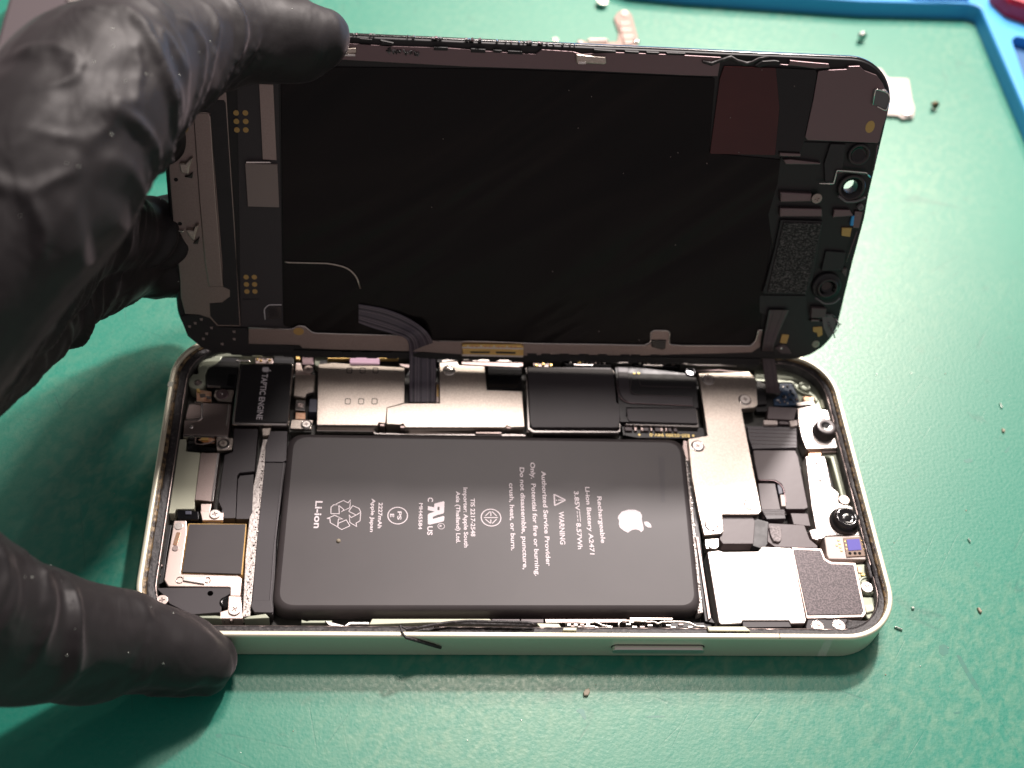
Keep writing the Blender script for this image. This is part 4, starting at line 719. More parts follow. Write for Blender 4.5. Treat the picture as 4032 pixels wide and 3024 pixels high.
mb = MB(); mb.tube([(*p, 4.9) for p in smooth([(3.43,30.23), (9.85,30.19), (11.79,30.94), (19.99,30.73), (21.33,29.90), (24.04,30.00), (25.08,30.76), (33.11,31.06), (35.55,30.10), (38.73,29.90), (42.29,30.03), (46.16,29.93)], 0.4)], 0.13, steel_bright, 8); mb.tube([(*p, 4.6) for p in smooth([(37.72,28.65), (41.60,28.79), (42.27,28.97), (44.80,28.66), (48.69,28.72)], 0.3)], 0.16, steel_dull, 8); mb.tube([(*p, 5.0) for p in [(35.45,31.31), (47.41,31.27)]], 0.12, steel, 6); mb.build('spring_wire', phone)
mb = MB(); mb.prism([(4.22,29.58), (7.67,29.71), (7.45,28.71), (4.49,28.72)], 2.5, 4.4, steel_dull, r=0.1, b=0.1)
for x, y in [(4.94,28.89), (7.91,29.00), (6.37,29.26)]: mb.lathe(x, y, [(0.4,4.2),(0.38,4.6),(0.2,4.75)], gold, 10)
mb.build('spring_contact', phone)
mb = MB(); mb.prism([(-35.69,30.06), (-22.94,30.35), (-22.93,29.95), (-35.66,29.47)], 2.0, 4.6, black_plastic, b=0.1); mb.prism([(-14.97,30.26), (-10.65,30.42), (-10.82,29.42), (-14.37,28.89), (-15.04,29.26)], 2.0, 4.4, pcb_black, r=0.1, b=0.1); mb.prism([(-14.07,29.45), (-11.44,30.03), (-11.36,29.43), (-13.92,28.94)], 4.3, 4.7, steel_bright, r=0.1, b=0.1); mb.prism([(-22.46,28.59), (-20.48,28.47), (-20.47,27.49), (-21.33,27.65), (-22.30,28.01)], 2, 4.3, steel_dull, r=0.1, b=0.1); mb.build('board_edge', phone)
# ------------------------------------------------------------------ the lifted display
lid = bpy.data.objects.new('display_panel', None); S.collection.objects.link(lid); lid.empty_display_size = 0.01
lid.location = Vector(LID_LOC)*MM; lid.rotation_mode = 'XYZ'; lid.rotation_euler = LID_ROT
tag(lid, 'black screen assembly held tilted upright, its inner side facing the viewer', 'phone screen')
LX, LY, LR = 64.6, 30.95, 9.0
def LU(i, z, rad=None, seg=16):
    rad = rad or LR-i; x1, y1 = LX-i, LY-i; out = []
    for cx, cy, a0 in ((x1-rad, y1-rad, 0), (-x1+rad, y1-rad, 90), (-x1+rad, -y1+rad, 180), (x1-rad, -y1+rad, 270)):
        for k in range(seg+1):
            a = math.radians(a0+90*k/seg); out.append((cx+rad*math.cos(a), cy+rad*math.sin(a), z))
        nxt = {0: (-x1+rad, y1), 90: (-x1, -y1+rad), 180: (x1-rad, -y1), 270: (x1, y1-rad)}[a0]
        a = Vector(out[-1]); b = Vector((*nxt, z)); m = 60 if a0 in (0, 180) else 24
        for k in range(1, m): out.append(tuple(a.lerp(b, k/m)))
    return out
hole_c = [(60.43,6.99)][0]; hole = circ(*hole_c, 1.32, 28)
mb = MB(); mb.loft([LU(0.5,-1.9), LU(0.12,-1.75), LU(0,-1.5), LU(0,-0.7), LU(0.1,-0.6)], glass_edge, True); mb.loft([LU(0.1,-0.6), LU(0.28,-0.55), LU(0.28,0.0), LU(0.5,0.08)], black_plastic, True)
def flatface(mb, outer, z, mat, hs, up):
    o = [tuple(p[:2]) for p in outer]; k = mb.add([(x, y, z) for x, y in o]); ids = list(range(k, k+len(o))); loops = [[Vector((x, y, 0)) for x, y in o]]
    for h in hs: k = mb.add([(x, y, z) for x, y in h]); ids += list(range(k, k+len(h))); loops.append([Vector((x, y, 0)) for x, y in h])
    for t in tessellate_polygon(loops):
        a, b, c = (ids[i] for i in t); A, B_, C_ = (Vector(mb.v[i]) for i in (a, b, c)); ar = (B_-A).cross(C_-A).z
        if abs(ar) > 1e-9: mb.face((a, b, c) if (ar > 0) == up else (a, c, b), mat)
flatface(mb, LU(0.5,0), 0.08, black_plastic, [hole], True); flatface(mb, LU(0.5,0), -1.9, mirror_black, [hole], False)
k = mb.add([(x, y, 0.08) for x, y in hole]); k2 = mb.add([(x, y, -1.9) for x, y in hole]); n = len(hole)
for i in range(n): mb.face((k+i, k+(i+1) % n, k2+(i+1) % n, k2+i), black_plastic, True)
mb.build('screen_glass', lid)
# main film with soft wrinkles
P('display_film', sheet_black, [(-43.85,25.23), (-4.08,26.39), (31.51,26.45), (32.59,12.60), (39.40,12.14), (46.43,11.77), (47.50,-8.40), (49.00,-27.01), (12.59,-28.14), (-14.37,-27.70), (-19.33,-27.09), (-38.00,-26.29), (-42.38,-25.68), (-44.82,-25.23)], 0.08, 0.32, 0.6, 0.08, lid)
P('film_edge', graphite, [(-47.47,23.34), (-44.30,25.48), (-44.81,-25.18), (-42.38,-25.93), (-52.83,-25.57), (-51.29,21.16)], 0.08, 0.2, 0.2, 0.03, lid)
# top strip
P('edge_strip', steel_mauve, [(-36.69,28.25), (-32.55,29.70), (-25.30,29.55), (-15.37,29.68), (-5.85,29.36), (-0.52,29.28), (0.47,30.13), (5.83,30.02), (7.48,29.64), (12.80,30.20), (25.06,30.26), (31.86,30.18), (31.87,28.74), (31.85,26.81), (25.57,26.73), (6.14,26.80), (-12.59,26.60), (-33.60,26.86), (-36.71,26.67)], 0.08, 0.6, 0.05, 0.08, lid)
mb = MB()
for a in ([(-18.01,29.81), (-15.65,29.81), (-15.63,29.28), (-17.99,29.23)], [(-11.71,29.83), (-9.21,29.78), (-9.17,29.17), (-11.68,29.14)], [(-7.88,29.76), (-6.43,29.75), (-6.66,29.28), (-7.86,29.31)], [(-5.37,29.74), (-2.98,29.72), (-2.81,29.19), (-5.33,29.16)], [(9.48,30.62), (13.26,30.52), (13.30,30.17), (9.67,30.15)], [(14.87,30.59), (17.30,30.54), (17.34,30.22), (14.92,30.17)], [(18.65,30.60), (20.82,30.59), (20.86,30.24), (18.70,30.23)], [(22.17,30.65), (25.43,30.69), (25.47,30.37), (22.22,30.22)], [(-30.48,30.71), (-28.42,30.60), (-28.42,30.29), (-30.48,30.24)], [(-27.00,30.56), (-24.79,30.19), (-25.04,29.78), (-26.91,29.78)]): mb.prism(a, 0.08, 0.85, black_plastic, b=0.1)
mb.build('edge_tab', lid)
mb = MB()
for q_ in range(30):
    t = random.random(); a = Vector([(-32.03,31.21), (-33.55,36.92)][0]).lerp(Vector([(7.33,31.00), (-33.55,36.92)][0]), t) ; s_ = random.uniform(.08,.24)
    mb.prism([(a.x+s_*1.5*math.cos(g), a.y+random.uniform(-.15,.15)+s_*0.8*math.sin(g)) for g in (0,1.1,2.4,3.9,5.2)], -0.6, 0.2+random.uniform(0,.3), random.choice((clear_glue, clear_glue, steel_mauve)), b=0.1)
for q_ in range(26):
    t = random.random(); a = Vector([(-26.07,28.76), (-33.55,36.92)][0]).lerp(Vector([(-20.06,28.63), (-33.55,36.92)][0]), t); s_ = random.uniform(.15,.4)
    mb.prism([(a.x+s_*math.cos(g), a.y+random.uniform(-.4,.4)+s_*math.sin(g)) for g in (0,1.1,2.4,3.9,5.2)], 0.3, 0.7+random.uniform(0,.4), random.choice((gum, gum, clear_glue)), b=0.15)
mb.build('adhesive_crumbs', lid)
mb = MB(); mb.tube([(*p, 0.9+0.2*(i % 2)) for i, p in enumerate([(28.68,29.37), (30.23,29.11), (31.78,29.72), (33.46,30.40), (34.67,29.77), (36.39,29.38), (37.45,29.62), (38.43,30.34), (40.15,30.75)])], [0.25,0.35,0.3,0.4,0.35,0.4,0.3,0.3,0.2], gum, 8); mb.build('adhesive_strand', lid)
for a, c in (([(-34.60,28.73), (-31.04,29.16), (-31.11,28.29), (-34.60,27.95)], [(-34.59,28.19), (-31.19,28.26), (-31.19,27.84), (-34.60,27.74)]), ([(6.31,29.77), (8.47,29.59), (11.58,29.46), (11.77,28.45), (11.31,28.21), (8.61,28.26), (6.60,28.17)], [(6.71,28.64), (8.13,28.65), (8.17,28.22), (6.83,28.16)])):
    mb = MB(); mb.prism(a, 0.5, 1.3, steel, r=0.25, b=0.2); mb.prism(c, 0.9, 1.7, steel_edge, r=0.1, b=0.12); mb.build('clip', lid)
# film with a painted-in maroon reflection, and plate at the right end
P('maroon_reflection_film', maroon_reflection_film, [(32.73,28.58), (42.00,28.71), (43.98,21.57), (44.85,12.64), (32.71,12.48), (32.33,26.28)], 0.08, 0.5, 0.25, 0.05, lid)  # left part of the film, maroon reflection painted in
P('black_cover', mirror_black, [(42.00,28.71), (49.13,28.66), (49.63,28.13), (49.96,22.10), (49.83,18.93), (49.86,15.87), (49.61,13.50), (45.78,12.61), (44.85,12.64), (43.98,21.57)], 0.08, 0.5, 0.2, 0.05, lid)
P('grey_plate', steel_mauve, [(49.62,28.59), (51.80,28.87), (54.84,29.14), (54.87,29.64), (56.95,29.79), (57.97,29.00), (60.40,28.27), (61.88,26.80), (62.87,25.29), (63.86,23.06), (63.86,19.89), (63.67,18.72), (63.66,16.13), (63.37,15.77), (50.21,15.85), (49.70,16.42), (49.79,23.62)], 0.08, 0.8, 0.3, 0.08, lid)
mb = MB(); mb.prism([(44.24,30.22), (45.93,30.11), (51.28,29.90), (51.65,29.17), (48.95,28.97), (44.98,29.30), (42.43,29.24), (42.72,29.47), (44.12,29.42)], 0.08, 0.7, steel_mauve, r=0.1, b=0.1); mb.prism([(41.44,30.10), (42.34,30.00), (42.41,29.35), (40.52,29.38), (38.96,28.76), (38.09,29.00), (39.32,29.87)], 0.08, 0.8, black_plastic, r=0.1, b=0.1); mb.build('edge_tab', lid)
c_ = [(61.31,18.84)][0]; P('amber_dot', gold_pad, circ(*c_, 0.85, 24, 1.15), 0.75, 0.84, 0, 0.02, lid)
mb = MB(); mb.prism([(60.34,25.93), (62.65,25.83), (63.64,24.65), (63.59,22.08), (60.88,22.97), (60.40,23.81)], 0.7, 1.15, clear_glue, r=0.5, b=0.3); mb.tube([(*p, 1.2) for p in smooth([(60.71,23.03), (60.54,26.00), (62.97,25.40), (63.66,24.29), (63.48,22.00), (61.58,22.78)], 0.6)], 0.13, steel_edge, 7); mb.build('glue_blob', lid)
# sensor bracket area
mb = MB(); mb.prism([(45.98,12.18), (49.72,15.28), (63.38,15.57), (63.86,10.74), (64.17,6.16), (64.48,0.84), (64.23,-8.22), (48.82,-9.33), (45.74,0.86), (46.36,7.07)], 0.08, 0.35, black_plastic, r=0.3, b=0.1, holes=[hole])
mb.build('sensor_bracket', lid)
mb = MB(); mb.prism([(54.64,15.32), (57.54,15.35), (57.89,10.37), (56.91,8.05), (55.18,7.84), (54.25,11.59)], 0.35, 0.9, black_film, r=0.2, b=0.1)
c_ = [(60.44,13.47)][0]; mb.lathe(*c_, [(2.1,0.3),(2.05,0.9),(1.9,1.05),(1.6,1.0),(1.5,0.6),(1.0,0.5)], lens_ring, 36, mats=[black_film,black_film,lens_ring,lens_ring,black_gloss,black_gloss]); mb.build('microphone_ring', lid)
mb = MB(); hc = hole_c; mb.loft([[(x, y, z) for x, y in circ(hc[0], hc[1], r, 36)] for r, z in ((2.6,0.3),(2.6,1.0),(2.4,1.15),(2.05,1.15),(1.95,0.9),(1.45,0.7),(1.34,0.35))], [black_film,lens_ring,lens_ring,black_gloss,black_plastic,black_plastic], True); mb.build('camera_seat', lid)
mb = MB(); mb.tube([(*p, 1.3) for p in smooth([(58.11,5.46), (59.86,4.28), (61.90,4.50), (63.36,5.33)], 0.6)], 0.25, clear_glue, 8); mb.tube([(*p, 1.2) for p in smooth([(53.97,7.73), (56.69,7.82), (56.79,10.41), (58.56,10.38), (62.44,10.16), (63.38,9.28)], 0.2)], 0.14, steel_edge, 7); mb.tube([(*p, 1.0) for p in smooth([(63.40,15.51), (63.86,10.74), (63.54,10.18)], 0.2)], 0.1, steel_mauve, 6); mb.tube([(*p, 1.2) for p in [(56.74,9.95), (58.23,10.25), (62.94,9.93)]], 0.16, steel_mauve, 7); mb.build('bracket_edge', lid)
mb = MB(); mb.prism([(45.41,13.35), (49.39,13.32), (49.41,12.76), (45.59,12.70)], 0.35, 1.1, steel_mauve, r=0.1, b=0.1); mb.prism([(46.30,12.04), (47.72,12.19), (53.50,11.71), (53.42,11.38), (47.04,11.21)], 0.35, 1.1, steel_mauve, r=0.1, b=0.12); mb.prism([(46.83,5.85), (52.98,5.75), (53.19,4.15), (47.27,3.83)], 0.35, 1.4, steel_mauve, r=0.12, b=0.25); mb.prism([(47.43,2.66), (55.53,2.74), (55.96,1.12), (47.71,0.85)], 0.35, 1.3, steel_mauve, r=0.12, b=0.25); mb.prism([(58.01,2.61), (61.00,2.65), (62.02,1.42), (58.06,0.98)], 0.35, 1.1, steel_mauve, r=0.1, b=0.15); mb.build('support_bar', lid)
c_ = [(53.98,4.92)][0]; screw(c_, 1.0, 1.5, lid, mat=steel_dull)
mb = MB(); mb.prism([(48.15,0.11), (56.37,0.13), (56.34,-1.14), (56.78,-12.22), (56.04,-15.43), (47.36,-15.33), (47.64,-13.47), (48.08,-5.89)], 0.08, 1.0, black_film, r=0.2, b=0.1); mb.prism([(48.67,-0.25), (56.15,-0.26), (55.97,-15.10), (48.30,-15.07)], 0.8, 1.3, foam_dark, r=0.1, b=0.1); mb.build('earpiece_mesh', lid)
mb = MB(); mb.prism([(60.44,-1.26), (62.36,-1.20), (62.41,-3.06), (60.72,-2.85)], 0.3, 0.7, gold_pad, r=0.15, b=0.04); mb.prism([(61.77,1.23), (62.24,1.40), (62.49,-0.65), (61.88,-0.64)], 0.3, 0.9, blue_rubber, r=0.05, b=0.05); mb.prism([(62.12,2.34), (63.71,2.24), (63.72,-1.15), (62.49,-1.07)], 0.3, 0.9, steel_mauve, r=0.2, b=0.1); mb.lathe(*[(63.01,3.20)][0], [(0.6,0.5),(0.55,1.2),(0.3,1.25),(0.2,1.0)], clear_glue, 16); mb.build('contact_tab', lid)
mb = MB(); mb.tube([(*p, 0.9) for p in [(63.44,-1.79), (62.92,-6.34), (62.74,-8.31)]], 0.1, steel_mauve, 6); mb.prism([(58.24,-6.07), (62.26,-6.27), (62.47,-10.06), (58.21,-10.35)], 0.3, 0.9, black_film, r=0.3, b=0.1); mb.prism([(62.40,-9.73), (63.26,-9.70), (63.41,-11.53), (62.42,-10.56)], 0.3, 0.9, flex_brown, r=0.1, b=0.1); mb.build('chip', lid)
c_ = [(60.00,-13.71)][0]; mb = MB(); mb.lathe(*c_, [(2.9,0.3),(2.8,0.9),(2.6,1.0),(2.1,0.95),(2.0,1.5),(1.85,1.7),(1.6,1.6),(1.35,0.8),(0.9,0.5)], lens_ring, 40, mats=[black_film,black_film,black_plastic,black_plastic,lens_ring,lens_ring,black_gloss,black_gloss,black_gloss]); mb.tube([(*p, 1.1) for p in smooth([(58.11,-16.01), (60.27,-17.39), (62.24,-17.10), (63.08,-15.88)], 0.8)], 0.2, clear_glue, 8); mb.build('light_sensor_ring', lid)
mb = MB(); mb.prism([(57.82,-18.30), (60.88,-18.39), (61.10,-20.46), (58.19,-20.60)], 0.3, 1.1, flex_brown, r=0.15, b=0.15); mb.prism([(58.47,-21.05), (60.13,-21.11), (60.06,-21.53), (58.47,-21.50)], 0.3, 0.8, steel_mauve, b=0.08); mb.build('contact_block', lid)
mb = MB()
for pts in ([(60.35,-20.20), (61.48,-20.34), (62.13,-19.70), (63.05,-20.30)], [(62.93,-20.48), (64.13,-21.67), (64.14,-22.72)], [(62.70,-23.11), (63.64,-23.79), (63.96,-23.08)], [(61.70,-21.38), (62.48,-22.06), (62.38,-23.12)], [(62.78,-22.76), (64.06,-25.02)], [(63.38,-20.64), (63.93,-22.20), (64.45,-21.66)]): mb.tube([(*p, 1.0+random.uniform(-.2,.4)) for p in pts], 0.13, clear_glue, 6)
mb.build('clear_adhesive_scrap', lid)
mb = MB(); mb.prism([(53.20,-24.71), (54.74,-24.82), (54.55,-26.81), (53.13,-26.70)], 0.2, 0.5, gold_pad, r=0.25, b=0.04); mb.prism([(52.24,-27.71), (53.69,-26.97), (54.90,-27.48), (56.07,-29.06), (53.75,-28.97)], 0.2, 0.7, flex_brown, r=0.2, b=0.1); mb.lathe(*[(53.52,-27.76)][0], [(0.35,0.5),(0.3,0.9),(0.1,1.0)], steel_edge, 10); mb.prism([(59.24,-22.95), (61.04,-22.77), (61.56,-24.66), (60.72,-25.21), (60.31,-24.16), (59.45,-24.00)], 0.2, 0.5, gold_pad, r=0.2, b=0.04)
c_ = [(60.60,-26.81)][0]; mb.lathe(*c_, [(0.8,0.2),(0.75,0.6),(0.4,0.65),(0.3,0.4)], chassis, 20); mb.build('contact_pads', lid)
P('lower_corner_cover', black_film, [(47.12,-16.23), (56.39,-16.05), (57.95,-21.46), (61.95,-21.71), (63.52,-22.37), (63.33,-25.20), (61.93,-27.73), (59.87,-29.40), (56.53,-29.58), (52.66,-29.37), (50.99,-27.26), (50.46,-20.94), (47.79,-19.97)], 0.1, 0.35, 0.4, 0.05, lid)
P('clear_corner', clear_glue, [(60.37,-19.84), (62.13,-19.97), (63.64,-21.15), (63.76,-23.96), (62.95,-25.39), (61.33,-22.96)], 0.3, 0.55, 0.3, 0.08, lid)
# left end: steel panel
P('end_plate', steel_dull, [(-63.54,17.46), (-62.28,18.87), (-60.28,19.82), (-53.50,21.08), (-53.12,20.34), (-53.11,13.45), (-52.91,-4.08), (-52.96,-11.84), (-52.85,-25.36), (-57.18,-25.46), (-58.52,-23.72), (-60.42,-23.04), (-62.98,-22.94), (-63.53,-19.51), (-63.39,-15.95), (-63.50,-10.58), (-63.81,-7.18), (-63.77,4.20), (-63.65,9.94), (-63.90,13.58)], 0.08, 0.6, 0.1, 0.1, lid)
P('end_plate_cover', black_film, [(-58.63,19.04), (-53.59,18.97), (-53.30,18.49), (-52.99,-11.74), (-52.99,-25.08), (-57.02,-25.11), (-58.35,-23.21), (-58.30,-20.51), (-55.96,-20.31), (-54.47,-19.00), (-54.45,-17.54), (-55.64,-16.92), (-55.50,-11.81), (-56.01,16.60), (-58.90,16.84)], 0.55, 0.72, 0.1, 0.04, lid)
P('end_plate_ridge', steel_dull, [(-58.87,16.78), (-56.27,16.78), (-55.92,16.02), (-55.88,0.56), (-55.59,-16.77), (-58.22,-16.90), (-58.66,-11.76), (-58.86,0.46)], 0.5, 1.1, 0.15, 0.2, lid)
for pts in ([(-61.80,7.52), (-60.74,7.50), (-60.03,8.30), (-59.40,8.61), (-60.15,6.57), (-60.29,5.56), (-61.61,5.80)], [(-61.62,-5.16), (-60.26,-5.27), (-59.88,-4.35), (-59.16,-4.17), (-59.82,-6.02), (-60.12,-7.26), (-60.78,-6.82)]):
    mb = MB(); mb.prism(pts, 0.5, 1.5, steel, r=0.15, b=0.2); mb.prism([(x+0.5, y-0.9) for x, y in pts[4:7]]+[(pts[5][0]-.2, pts[5][1]-0.6)], 0.5, 1.2, floor_shade, b=0.1); mb.build('clip', lid)
mb = MB(); mb.prism([(-63.45,-5.42), (-62.01,-5.50), (-62.12,-5.87), (-63.40,-5.78)], 0.5, 1.1, steel_edge, b=0.1)
for x, y in [(-62.70,4.10), (-62.61,-4.40)]: mb.prism(circ(x, y, 0.38, 12), 0.5, 0.64, black_gloss, b=0.02)
for x, y in [(-60.55,13.81), (-88.33,34.29)][:1]: mb.prism(circ(x, y, 0.7, 20, 0.9), 0.5, 0.63, gold_pad, b=0.02)
mb.build('plate_details', lid)
for x, y in [(-51.69,16.65), (-50.11,16.71), (-51.71,15.12), (-50.12,15.18), (-51.70,13.58), (-50.17,13.64), (-51.37,-15.05), (-49.87,-15.01), (-51.38,-16.57), (-49.88,-16.52), (-51.36,-18.06), (-49.88,-18.02)]: P('gold_pad', gold_pad, circ(x, y, 0.5, 18), 0.05, 0.22, 0, 0.03, lid)
mb = MB(); mb.prism([(-47.56,22.02), (-45.18,22.04), (-45.03,8.32), (-47.45,8.40)], 0.1, 0.45, steel_dull, b=0.04); mb.build('foil_strip', lid)
mb = MB(); mb.prism([(-50.52,7.56), (-44.93,7.59), (-44.86,-0.62), (-50.39,-0.62)], 0.1, 0.6, sticker_grey, r=0.08, b=0.06); mb.prism([(-50.36,8.13), (-46.27,8.20), (-45.87,7.92), (-50.38,7.70)], 0.1, 0.9, steel_edge, b=0.1); mb.build('foil_sticker', lid)
mb = MB(); mb.tube([(*p, 0.5) for p in smooth([(-44.16,-11.53), (-43.46,-11.64), (-35.81,-11.61), (-32.68,-12.38), (-30.96,-14.10), (-30.23,-16.68)], 3.0)], 0.17, steel, 8); mb.build('film_ridge', lid)
mb = MB(); mb.tube([(*p, 0.35) for p in smooth([(-48.19,-23.91), (-48.29,-21.68), (-47.45,-20.70), (-45.00,-20.63)], 0.4)], 0.10, white_ink, 8); mb.prism([(-47.53,-21.26), (-45.11,-21.19), (-45.18,-23.80), (-47.71,-23.86)], 0.1, 0.2, sticker_grey, b=0.02); mb.build('grey_label', lid)
mb = MB(); mb.prism([(-63.96,-23.81), (-62.87,-23.29), (-60.15,-23.05), (-58.76,-23.68), (-57.15,-25.72), (-51.67,-25.86), (-51.08,-28.90), (-43.04,-29.58), (-42.93,-30.95), (-54.85,-31.56), (-58.34,-31.29), (-60.59,-30.14), (-62.89,-27.81)], 0.08, 0.4, black_film, r=0.2, b=0.05)
for x, y in [(-60.07,-24.12), (-61.27,-24.98), (-62.38,-25.71), (-58.31,-25.91), (-59.26,-27.22), (-59.96,-28.35), (-54.11,-26.66), (-54.16,-28.29), (-56.49,-29.43)]: mb.prism([(x-.22,y-.2),(x+.2,y-.3),(x+.26,y+.25),(x-.3,y+.22)], 0.35, 0.46, sticker_grey, b=0.02)
mb.build('lower_corner_cover', lid)
mb = MB(); mb.tube([(*p, 0.3) for p in [(-52.28,-19.70), (-49.13,-19.62)]], 0.06, graphite, 6); mb.build('film_ridge', lid)
# bottom strip
low = [(-51.41,-25.67), (-43.23,-25.95), (-41.91,-25.24), (-40.89,-25.32), (-39.60,-26.75), (-33.81,-26.85), (-22.03,-26.82), (-21.12,-27.70), (-14.83,-27.83), (4.25,-27.96), (7.63,-28.16), (26.13,-27.96), (26.81,-27.21), (28.37,-28.41), (33.39,-27.66)]
lowb = [(p[0], p[1]) for p in [(78.38,-6.60), (-94.96,-11.74)][:0]]
edge = [(-51.36,-25.74), (-43.29,-25.82), (-42.04,-24.91), (-40.74,-25.01), (-39.30,-26.54), (-33.81,-26.61), (-22.33,-26.69)] + [(-15.07,-27.84), (-5.13,-27.75), (4.01,-27.96), (17.50,-27.87), (26.03,-27.90), (27.03,-27.20), (26.73,-24.93), (27.28,-24.40), (29.92,-24.44), (30.46,-25.02), (30.82,-27.58), (33.40,-27.73)] + [(36.51,-27.59), (47.22,-27.57), (47.99,-26.56), (48.13,-23.80), (49.09,-23.89), (49.28,-27.60), (47.79,-28.99), (33.69,-29.72)] + [(23.99,-30.28), (8.49,-30.26), (1.77,-30.75), (-10.42,-30.66), (-20.40,-30.18), (-33.83,-30.12)] + [(-41.27,-29.94), (-41.85,-29.26), (-51.51,-29.20)]
P('lower_strip', steel_dull, edge, 0.08, 0.6, 0.05, 0.1, lid)
mb = MB(); mb.tube([(*p, 0.75) for p in smooth([(-51.28,-25.51), (-43.28,-25.69), (-42.04,-24.85), (-40.73,-24.96), (-39.29,-26.41), (-33.81,-26.49), (-22.33,-26.57)], 0.8)], 0.11, steel_edge, 7)
mb.tube([(*p, 0.75) for p in smooth([(-15.08,-27.57), (-5.14,-27.55), (3.98,-27.77), (17.47,-27.68), (25.52,-27.71), (26.82,-26.98), (26.53,-24.71), (27.24,-24.24), (29.87,-24.28), (30.41,-24.79), (30.39,-26.90), (30.93,-27.45), (33.36,-27.61), (47.10,-27.37)] + [(47.28,-27.15), (48.05,-26.14), (48.13,-23.61), (49.10,-23.72)], 0.5)], 0.11, steel_edge, 7); mb.build('strip_rim', lid)
mb = MB(); mb.prism([(26.90,-26.49), (29.84,-26.43), (29.93,-28.26), (29.35,-28.56), (28.22,-28.30), (27.15,-27.97)], 0.5, 0.9, black_gloss, r=0.1, b=0.06); mb.build('edge_tab', lid)
fg = MB(); fg.prism(rect(-55, -31.95, 50, -30.6), -1.0, 0.3, black_plastic, r=0.2, b=0.1)
for k in range(26):
    x = -53+k*4.0; fg.prism(rect(x, -32.15, x+2.1, -31.7), -0.8, 0.35, black_plastic, r=0.2, b=0.12)
fg.build('lower_fringe', lid)
c_ = [(-41.93,-26.19)][0]; P('amber_dot', gold_pad, circ(*c_, 1.0, 24, 0.8), 0.55, 0.68, 0, 0.02, lid)
mb = MB(); mb.prism([(-10.50,-28.21), (-9.97,-27.99), (1.06,-27.85), (1.61,-28.36), (1.72,-30.64), (1.10,-30.54), (-9.86,-30.36), (-10.32,-30.02)], 0.5, 1.2, gold, r=0.1, b=0.12)
mb.prism([(-10.57,-28.46), (1.53,-28.48), (1.55,-28.83), (-10.55,-28.81)], 1.0, 1.5, steel_bright, b=0.12); mb.prism([(-10.49,-30.13), (1.66,-30.23), (1.62,-30.58), (-10.41,-30.55)], 0.6, 1.5, steel_bright, b=0.12)
for a in ([(-8.85,-29.59), (-4.92,-29.50), (-5.05,-29.86), (-8.68,-29.93)], [(-3.86,-29.48), (0.10,-29.53), (0.06,-29.89), (-3.68,-29.90)]): mb.prism(a, 1.0, 1.3, floor_shade, r=0.08, b=0.03)
for k in range(12): x, y = [(-9.51,-28.30), (-33.72,-9.63)][0]; mb.prism(rect(x+k*0.85, y-0.25, x+0.35+k*0.85, y+0.15), 1.1, 1.36, copper if k % 3 else steel_bright, b=0.05)
mb.build('grounding_bracket', lid)
mb = MB()
for x0 in (30, 160, 290, 1220, 1310, 1430, 1560, 1680, 1830, 1900, 2030, 2160):
    a = [(-33.82,-30.63), (33.67,-29.89)]; t = x0/2212; p = Vector(a[0]).lerp(Vector(a[1]), t); mb.prism(rect(p.x-0.9, p.y-0.35, p.x+1.0, p.y+0.1), 0.08, 0.8, black_plastic, r=0.15, b=0.15)
mb.build('edge_tab', lid)
mb = MB()
for x, y in [(5.82,23.10), (9.93,22.16), (8.12,16.33), (-15.78,13.39), (-17.37,0.25), (25.57,11.58), (26.80,12.40), (28.90,-5.94), (17.26,8.09)]: mb.prism([(x-.07,y-.05),(x+.08,y-.06),(x+.05,y+.08),(x-.05,y+.07)], 0.3, 0.42, sticker_grey, b=0.02)
for x, y in [(6.01,-12.08), (16.29,-24.94), (31.40,-28.11), (24.51,-26.67)] + [(35.33,19.40), (39.54,28.28), (32.41,10.61), (45.91,25.64), (37.98,12.95)]: mb.prism([(x-.07,y-.05),(x+.08,y-.06),(x+.05,y+.08),(x-.05,y+.07)], 0.3, 0.62, sticker_grey, b=0.02)
tag(mb.build('dust_specks', lid), kind='stuff')

